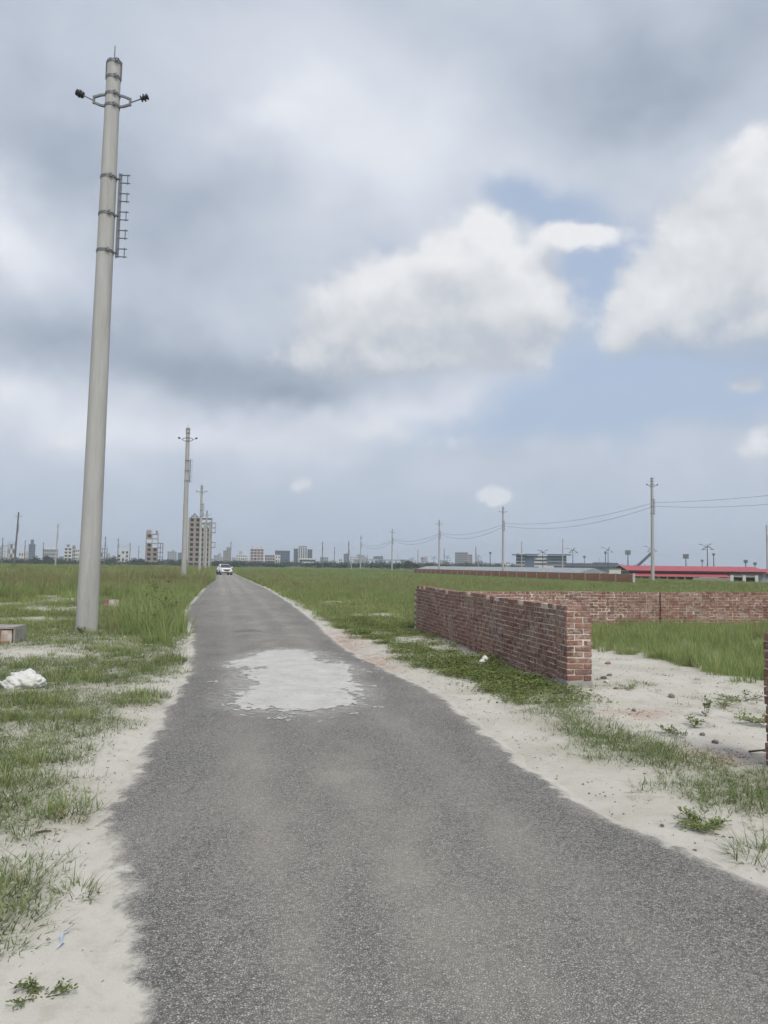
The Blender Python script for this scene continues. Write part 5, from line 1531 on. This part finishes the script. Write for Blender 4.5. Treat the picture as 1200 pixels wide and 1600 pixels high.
def sprig(px, py, stems, h, spread, leaf, label, seed, flat=False):
    g = G(px, py); g.z = gz(g.x, g.y)
    root = empty('leafy_weed', g)
    tag(root, label, 'weed', 'leafy weeds standing apart on the sand')
    rs = random.Random(seed); st = MB(); V, F = [], []
    for k in range(stems):
        a = rs.uniform(0, 6.28); q = Vector((0, 0, -.01)); d = Vector((math.cos(a) * spread, math.sin(a) * spread, h)) / 6
        for i in range(6):
            q2 = q + d * rs.uniform(.7, 1.2) + Vector((rs.uniform(-.01, .01), rs.uniform(-.01, .01), 0))
            st.tube(q, q2, .0025 * (1 - i * .1), n=5, caps=False)
            for _ in range(7 if i > 1 else 2):
                t1 = Vector((rs.uniform(-1, 1), rs.uniform(-1, 1), rs.uniform(-.2, .6))).normalized(); t2 = t1.cross(Vector((rs.uniform(-.3, .3), rs.uniform(-.3, .3), 1))).normalized()
                c0 = q2 + t1 * rs.uniform(0, leaf); L = leaf * rs.uniform(.6, 1.2); wd = L * .28
                j = len(V); V += [tuple(c0), tuple(c0 + t1 * L * .5 + t2 * wd), tuple(c0 + t1 * L), tuple(c0 + t1 * L * .5 - t2 * wd)]
                F += [(j, j + 1, j + 2), (j, j + 2, j + 3)]
            q = q2; d.z *= .9
    st.build('stems', m_stem, root)
    me = np_mesh('leaves', V, F, m_weed); attr(me, 'tip', np.zeros(len(V)))
    o = link('leaves', me, root); o['kind'] = 'stuff'
sprig(66, 1566, 6, .045, .11, .020, 'small dark leafy weed sprawling on the sand near the road edge', 1)
sprig(1092, 1298, 16, .07, .16, .030, 'round leafed green weed clump on the sand by the asphalt', 2)
sprig(1102, 1122, 4, .28, .07, .040, 'upright thin stemmed weed in the middle of the sandy gate gap', 3)
sprig(1085, 1140, 5, .12, .14, .035, 'low leafy weed in the sandy gate gap', 4)
sprig(1178, 1130, 12, .12, .35, .040, 'wide leafy weed patch beside the near gate pillar', 5)
sprig(1160, 1095, 8, .10, .30, .040, 'leafy weed patch on the sand below the plot grass', 6)
sprig(1060, 1150, 6, .07, .18, .032, 'flat leafy weed beside the grey stone in the gate gap', 10)
sprig(1130, 1105, 7, .08, .22, .035, 'low green weed on the white sand below the tall plot grass', 11)
sprig(985, 1085, 5, .07, .16, .030, 'flat green weed on the sand a step inside the gate pillar', 12)
sprig(262, 975, 8, .75, .25, .10, 'tall bushy weed at the road margin beyond the nearest pole', 7)
sprig(235, 985, 9, .55, .30, .10, 'dark bushy weed between the nearest pole and the road', 8)
sprig(128, 996, 6, .18, .12, .05, 'small weed growing against the foot of the nearest pole', 9)

# trees
def crown_mesh(seed, w, h, n, leaf):
    rs = np.random.RandomState(seed)
    lobes = [(rs.uniform(-.32, .32) * w, rs.uniform(-.32, .32) * w, h * rs.uniform(.35, .8), rs.uniform(.2, .34) * w) for _ in range(9)]
    V, F = [], []
    for k in range(n):
        lx, ly, lz, lr = lobes[rs.randint(9)]
        d = rs.normal(size=3); d /= np.linalg.norm(d)
        c = np.array([lx, ly, lz]) + d * lr * rs.uniform(.45, 1.08) * np.array([1, 1, .8])
        t1 = rs.normal(size=3); t1 /= np.linalg.norm(t1); t2 = np.cross(t1, rs.normal(size=3)); t2 /= np.linalg.norm(t2)
        L = leaf * rs.uniform(.6, 1.4); i = len(V)
        V += [c - t1 * L, c + t2 * L * .6, c + t1 * L, c - t2 * L * .6]
        F += [(i, i + 1, i + 2), (i, i + 2, i + 3)]
    me = np_mesh('crown', V, F, m_crown); attr(me, 'tip', np.zeros(len(V)))
    return me
def limb_mesh(seed, w, h):
    rs = random.Random(seed); mb = MB()
    mb.tube((0, 0, -.5), (.1, 0, h * .4), .035 * h, .022 * h, 8)
    for k in range(5):
        a = k * 1.26 + rs.uniform(-.3, .3)
        mb.tube((.1, 0, h * (.3 + .03 * k)), (math.cos(a) * w * .3, math.sin(a) * w * .3, h * .68), .015 * h, .005 * h, 6)
    return mb.mesh('trunk', m_bark)
CROWNS = [(crown_mesh(k, 1.0, 1.0, 520, .055), limb_mesh(k, 1.0, 1.0)) for k in range(4)]
def tree(px, ytop, Y, wpx, label, k):
    p = P(px, ytop, Y); H = p.z + .1; wd = wpx / FPX * Y
    root = empty('far_tree', (p.x, Y, -.1), k * 1.7)
    tag(root, label, 'tree', 'trees before the town')
    c_, t_ = CROWNS[k % 4]
    link('crown', c_, root, scale=(wd, wd, H)); link('trunk', t_, root, scale=(wd * .8, wd * .8, H))
for k, (px, yt, Y, wpx, lb) in enumerate([(636, 873, 420, 16, 'rounded dark tree crown topping the clump behind the meadow poles'), (624, 877, 430, 14, 'lower dark tree at the elevated road side of the clump'), (648, 878, 410, 15, 'lower dark tree at the shed side of the clump'),
        (403, 877, 600, 17, 'dark bushy tree below the pinkish flats'), (417, 879, 610, 16, 'smaller dark tree beside the pinkish flats'), (212, 869, 560, 15, 'dark tree between the pale frame and the seven storey skeleton'), (222, 871, 570, 12, 'tree touching the foot of the seven storey skeleton'), (176, 868, 600, 12, 'dark tree between the two low frames'), (268, 872, 580, 14, 'tree behind the second road pole'), (340, 874, 500, 12, 'dark tree at the far end of the road'), (75, 866, 540, 18, 'pale green tree before the low grey flats'), (55, 868, 520, 14, 'tree below the dark tower block'), (672, 878, 420, 14, 'tree at the end of the white shed roof'), (700, 880, 430, 14, 'tree behind the white shed roof')]):
    tree(px, yt, Y, wpx, lb, k)
# the far wood as one mass
rs = np.random.RandomState(9)
Vs, Fs, off = [], [], 0
base_v = [np.array([v.co[:] for v in c.vertices]) for c, _ in CROWNS]
base_f = [np.array([p.vertices[:] for p in c.polygons]) for c, _ in CROWNS]
for k in range(640):
    Y = rs.uniform(430, 1000); X = rs.uniform(-.56, .16 if Y < 700 else .34) * Y
    j = rs.randint(4); sel = rs.permutation(len(base_f[j]) // 2)[:110]
    fsel = np.concatenate([base_f[j][2 * sel], base_f[j][2 * sel + 1]])
    h = rs.uniform(4.0, 9.0) * Y / 700; w = rs.uniform(9, 20)
    Vs.append(base_v[j] * np.array([w, w, h]) * 1.0 + np.array([X, Y, -h * .22]))
    Fs.append(fsel + off); off += len(base_v[j])
V = np.concatenate(Vs); F = np.concatenate(Fs)
used, inv = np.unique(F, return_inverse=True)
me = np_mesh('far_wood', V[used], inv.reshape(F.shape), m_crown); attr(me, 'tip', np.zeros(len(used)))
o = link('far_wood', me); tag(o, 'low dark belt of far trees along the foot of the town', 'trees', kind='stuff')

# ------------------------------------------------------------------ small things
m_sack = simple('white_plastic_sack', (0.62, 0.62, 0.60), 0.5, 0.10, 6.0, bump=0.3, dirt=(0.55, 0.53, 0.48))
bm = bmesh.new(); bmesh.ops.create_icosphere(bm, subdivisions=5, radius=1.0)
for v in bm.verts:
    d = v.co.copy()
    f1 = float(fbm(np.array([d.x * 1.3 + 5]), np.array([d.z * 1.3 + d.y * 1.1]), 5, 3)[0])
    rid = abs(float(fbm(np.array([d.x * 2.6 + d.y * 2.2]), np.array([d.z * 2.6 - d.y * 1.7 + 9]), 8, 4)[0]) - .5) * 2
    r = 0.72 + .50 * f1 + .42 * (rid - .3)
    q = Vector((d.x * .275, d.y * .21, d.z * .17)) * r
    q.x += .05 * d.x * max(0, -d.z); 
    if d.x > .2: q.z *= 1 - .45 * (d.x - .2)
    q.z = max(q.z, -.09 + .01 * d.x)
    v.co = q
me = bpy.data.meshes.new('white_sack'); bm.to_mesh(me); bm.free(); me.materials.append(m_sack)
me.polygons.foreach_set('use_smooth', [True] * len(me.polygons))
g = G(40, 1078); root = empty('white_sack', (g.x, g.y, gz(g.x, g.y)), R(10)); tag(root, 'crumpled white plastic sack lying in the grass', 'sack')
link('bag', me, root, (0, 0, .07), scale=(.88, .88, 1.0))
nk = MB()
for k in range(7):
    a = k * .9; nk.bar((-.26, 0, .06), (-.36 - .02 * (k % 3), math.sin(a) * .07, .05 + math.cos(a) * .045), .05, .006)
nk.build('gathered_neck', m_sack, root)

g = G(749, 1043); root = empty('pipe_stub', (g.x, g.y, gz(g.x, g.y)), R(35)); tag(root, 'short white pipe stub tilted in the weeds beside the brick wall', 'pipe')
Mx = Matrix.Translation((0, 0, .01)) @ Matrix.Rotation(R(58), 4, 'Y')
MB().lathe([(.034, -.03), (.045, -.03), (.045, .18), (.035, .18), (.035, .0)], 18, Mx).build('tube', m_white, root, True)
MB().lathe([(.048, .11), (.054, .12), (.054, .18), (.047, .185)], 18, Mx, caps=False).build('collar', m_white, root, True)

m_stone = simple('dark_stone', (0.20, 0.19, 0.17), 0.9, 0.35, 12.0, bump=.6, per_obj=.35)
m_chip = simple('brick_chip', (0.30, 0.17, 0.125), 0.95, 0.3, 20.0, per_obj=.3)
def rock_mesh(seed, mat, sub=2):
    rs = random.Random(seed); bm = bmesh.new(); bmesh.ops.create_icosphere(bm, subdivisions=sub, radius=1)
    pl_ = [(Vector((rs.uniform(-1, 1), rs.uniform(-1, 1), rs.uniform(-1, 1))).normalized(), rs.uniform(.55, .8)) for _ in range(7)]
    for v in bm.verts:
        for n_, d_ in pl_:
            e = v.co.dot(n_) - d_
            if e > 0: v.co -= n_ * e
    me = bpy.data.meshes.new('rock'); bm.to_mesh(me); bm.free(); me.materials.append(mat)
    return me
ROCKS = [rock_mesh(k, m_stone) for k in range(4)]; CHIPS = [rock_mesh(20 + k, m_chip) for k in range(3)]
for (px, py, s, mats, lb) in [(944, 1070, .060, 0, 'grey lump of rubble just past the gate pillar foot'), (952, 1066, .050, 0, 'dark stone behind the rubble lump at the gate pillar'), (1050, 1094, .070, 0, 'rounded grey stone in the middle of the sandy gate gap'), (990, 1116, .045, 0, 'small dark stone on sand in front of the gate pillar'), (1098, 1152, .040, 0, 'flat black stone on the gate sand'), (1117, 1160, .045, 0, 'grey stone beside the flat black one on the gate sand'),
                              (948, 1076, .055, 2, 'white chip of plaster lying at the gate pillar'), (180, 1405, .015, 0, 'dark pebble on the sand close to the asphalt edge'), (1035, 1296, .017, 0, 'black pebble on the sand strip near the round leafed weed'), (1085, 1328, .016, 0, 'small pebble on sand by the asphalt near the grass runners'), (194, 1003, .05, 2, 'pale chip lying in the grass near the nearest pole'), (1015, 1175, .04, 1, 'red brick chip among the verge grass'), (962, 1084, .045, 1, 'red brick chip on the sand inside the gate'), (950, 1040, .06, 1, 'broken red brick bit in dry weeds behind the gate pillar')]:
    g = G(px, py); z = gz(g.x, g.y)
    me = (CHIPS[1] if mats == 1 else ROCKS[int(px) % 4])
    if mats == 2:
        me = me.copy(); me.materials.clear(); me.materials.append(m_white)
    o = link('stone' if mats == 0 else ('brick_chip' if mats == 1 else 'plaster_chip'), me, None, (g.x, g.y, z + s * .3), (0, 0, px * .37), (s * .95, s * .8, s * .5))
    tag(o, lb, 'stone' if mats == 0 else 'rubble', 'stones and rubble on the sand')
# twig and plastic strip on the sand
g = G(68, 1306); root = empty('twig', (g.x, g.y, gz(g.x, g.y) + .008), R(20)); tag(root, 'short broken twig lying on the sand beside verge grass', 'twig')
MB().tube((-.045, 0, 0), (0, .004, .004), .006, .007, 7).tube((0, .004, .004), (.045, 0, .002), .007, .004, 7).build('stick', m_bark, root)
MB().tube((.0, .004, .006), (.02, .022, .012), .003, .001, 5).build('side_twig', m_bark, root)
g = G(1190, 1177); root = empty('branch', (g.x, g.y, gz(g.x, g.y) + .02), R(-25)); tag(root, 'dark dead branch on the sand at the near gate pillar', 'branch')
MB().tube((-.11, 0, 0), (0, .02, .02), .010, .009, 7).tube((0, .02, .02), (.12, 0, .01), .009, .004, 7).build('stick', m_bark, root)
MB().tube((0, .02, .02), (.1, .1, .05), .006, .002, 5).build('side_twig', m_bark, root)
m_film = simple('blue_plastic_film', (0.40, 0.46, 0.55), 0.4, 0.2, 20.0)
g = G(97, 1478); rs2 = random.Random(4)
V, F = [], []
for i in range(13):
    f = i / 12; wv = .005 * math.sin(f * math.pi) * (1 + .5 * math.sin(f * 23)) + .002
    x = .012 * math.sin(f * 7); z = .008 + .006 * math.sin(f * 11)
    V += [(x - wv, (f - .5) * .17, z), (x, (f - .5) * .17, z + .006), (x + wv, (f - .5) * .17, z)]
for i in range(12): F += [(3 * i, 3 * i + 1, 3 * i + 4, 3 * i + 3), (3 * i + 1, 3 * i + 2, 3 * i + 5, 3 * i + 4)]
o = link('plastic_strip', np_mesh('plastic_strip', V, F, m_film, True), None, (g.x, g.y, gz(g.x, g.y)), (0, 0, .1)); tag(o, 'faded blue plastic strip half buried in the sand', 'litter')

# loose grit on the sand and along the asphalt margin
rs = np.random.RandomState(12)
oct_v = np.array([(1, 0, 0), (0, 1, 0), (-1, 0, 0), (0, -1, 0), (0, 0, .7), (0, 0, -.4)], float)
oct_f = np.array([(0, 1, 4), (1, 2, 4), (2, 3, 4), (3, 0, 4), (1, 0, 5), (2, 1, 5), (3, 2, 5), (0, 3, 5)])
def grit(name, label, mat, X, Y, size):
    Z = np.maximum(ground_h(X, Y), -1)
    n = len(X)
    V = oct_v[None] * size[:, None, None] * rs.uniform(.6, 1.4, (n, 6, 3)) + np.stack([X, Y, Z + size * .2], -1)[:, None, :]
    F = oct_f[None] + (np.arange(n) * 6)[:, None, None]
    o = link(name, np_mesh(name, V.reshape(-1, 3), F.reshape(-1, 3), mat))
    tag(o, label, 'grit', kind='stuff')
X = rs.uniform(-7, 7, 16000); Y = rs.uniform(2.6, 18, 16000)
p_ = plan(X, Y); out = np.maximum(p_['ol'], p_['orr'])
k = (out > -.05) & (rs.rand(len(X)) < np.where(out < .5, .8, np.where((p_['v'] > 3.9), .40, .22)))
grit('loose_grit', 'loose dark grit and pebbles strewn over the sand', m_stone, X[k], Y[k], rs.uniform(.003, .011, k.sum()) * (1 + (rs.rand(k.sum()) > .97)))
X, Y = [], []
for (px, py, rx, ry), n in zip(PINK_SPOTS[:4], (520, 240, 200, 110)):
    g = G(px, py); X.append(g.x + rs.normal(size=n) * rx * .6); Y.append(g.y + rs.normal(size=n) * ry * .6)
X, Y = np.concatenate(X), np.concatenate(Y)
p_ = plan(X, Y); k = np.maximum(p_['ol'], p_['orr']) > .02
grit('brick_rubble', 'crushed red brick chips in the sand between road and brick wall', m_chip, X[k], Y[k], rs.uniform(.004, .012, k.sum()))

# ------------------------------------------------------------------ hazy air
hm = bpy.data.materials.new('hazy_air'); hm.use_nodes = True
ht = NT(hm.node_tree); ht.n.clear()
ho = ht.new('ShaderNodeOutputMaterial'); hv = ht.new('ShaderNodeVolumePrincipled')
hv.inputs['Color'].default_value = (0.80, 0.88, 0.98, 1)
hv.inputs['Density'].default_value = 0.00034
hv.inputs['Anisotropy'].default_value = 0.0
ht.l.new(hv.outputs[0], ho.inputs['Volume'])
mb = MB(); mb.box((0, 1125, 22), (5200, 3050, 53)); o = mb.build('haze', hm)
tag(o, 'thin bluish haze in the air over the plain', 'haze', kind='stuff')
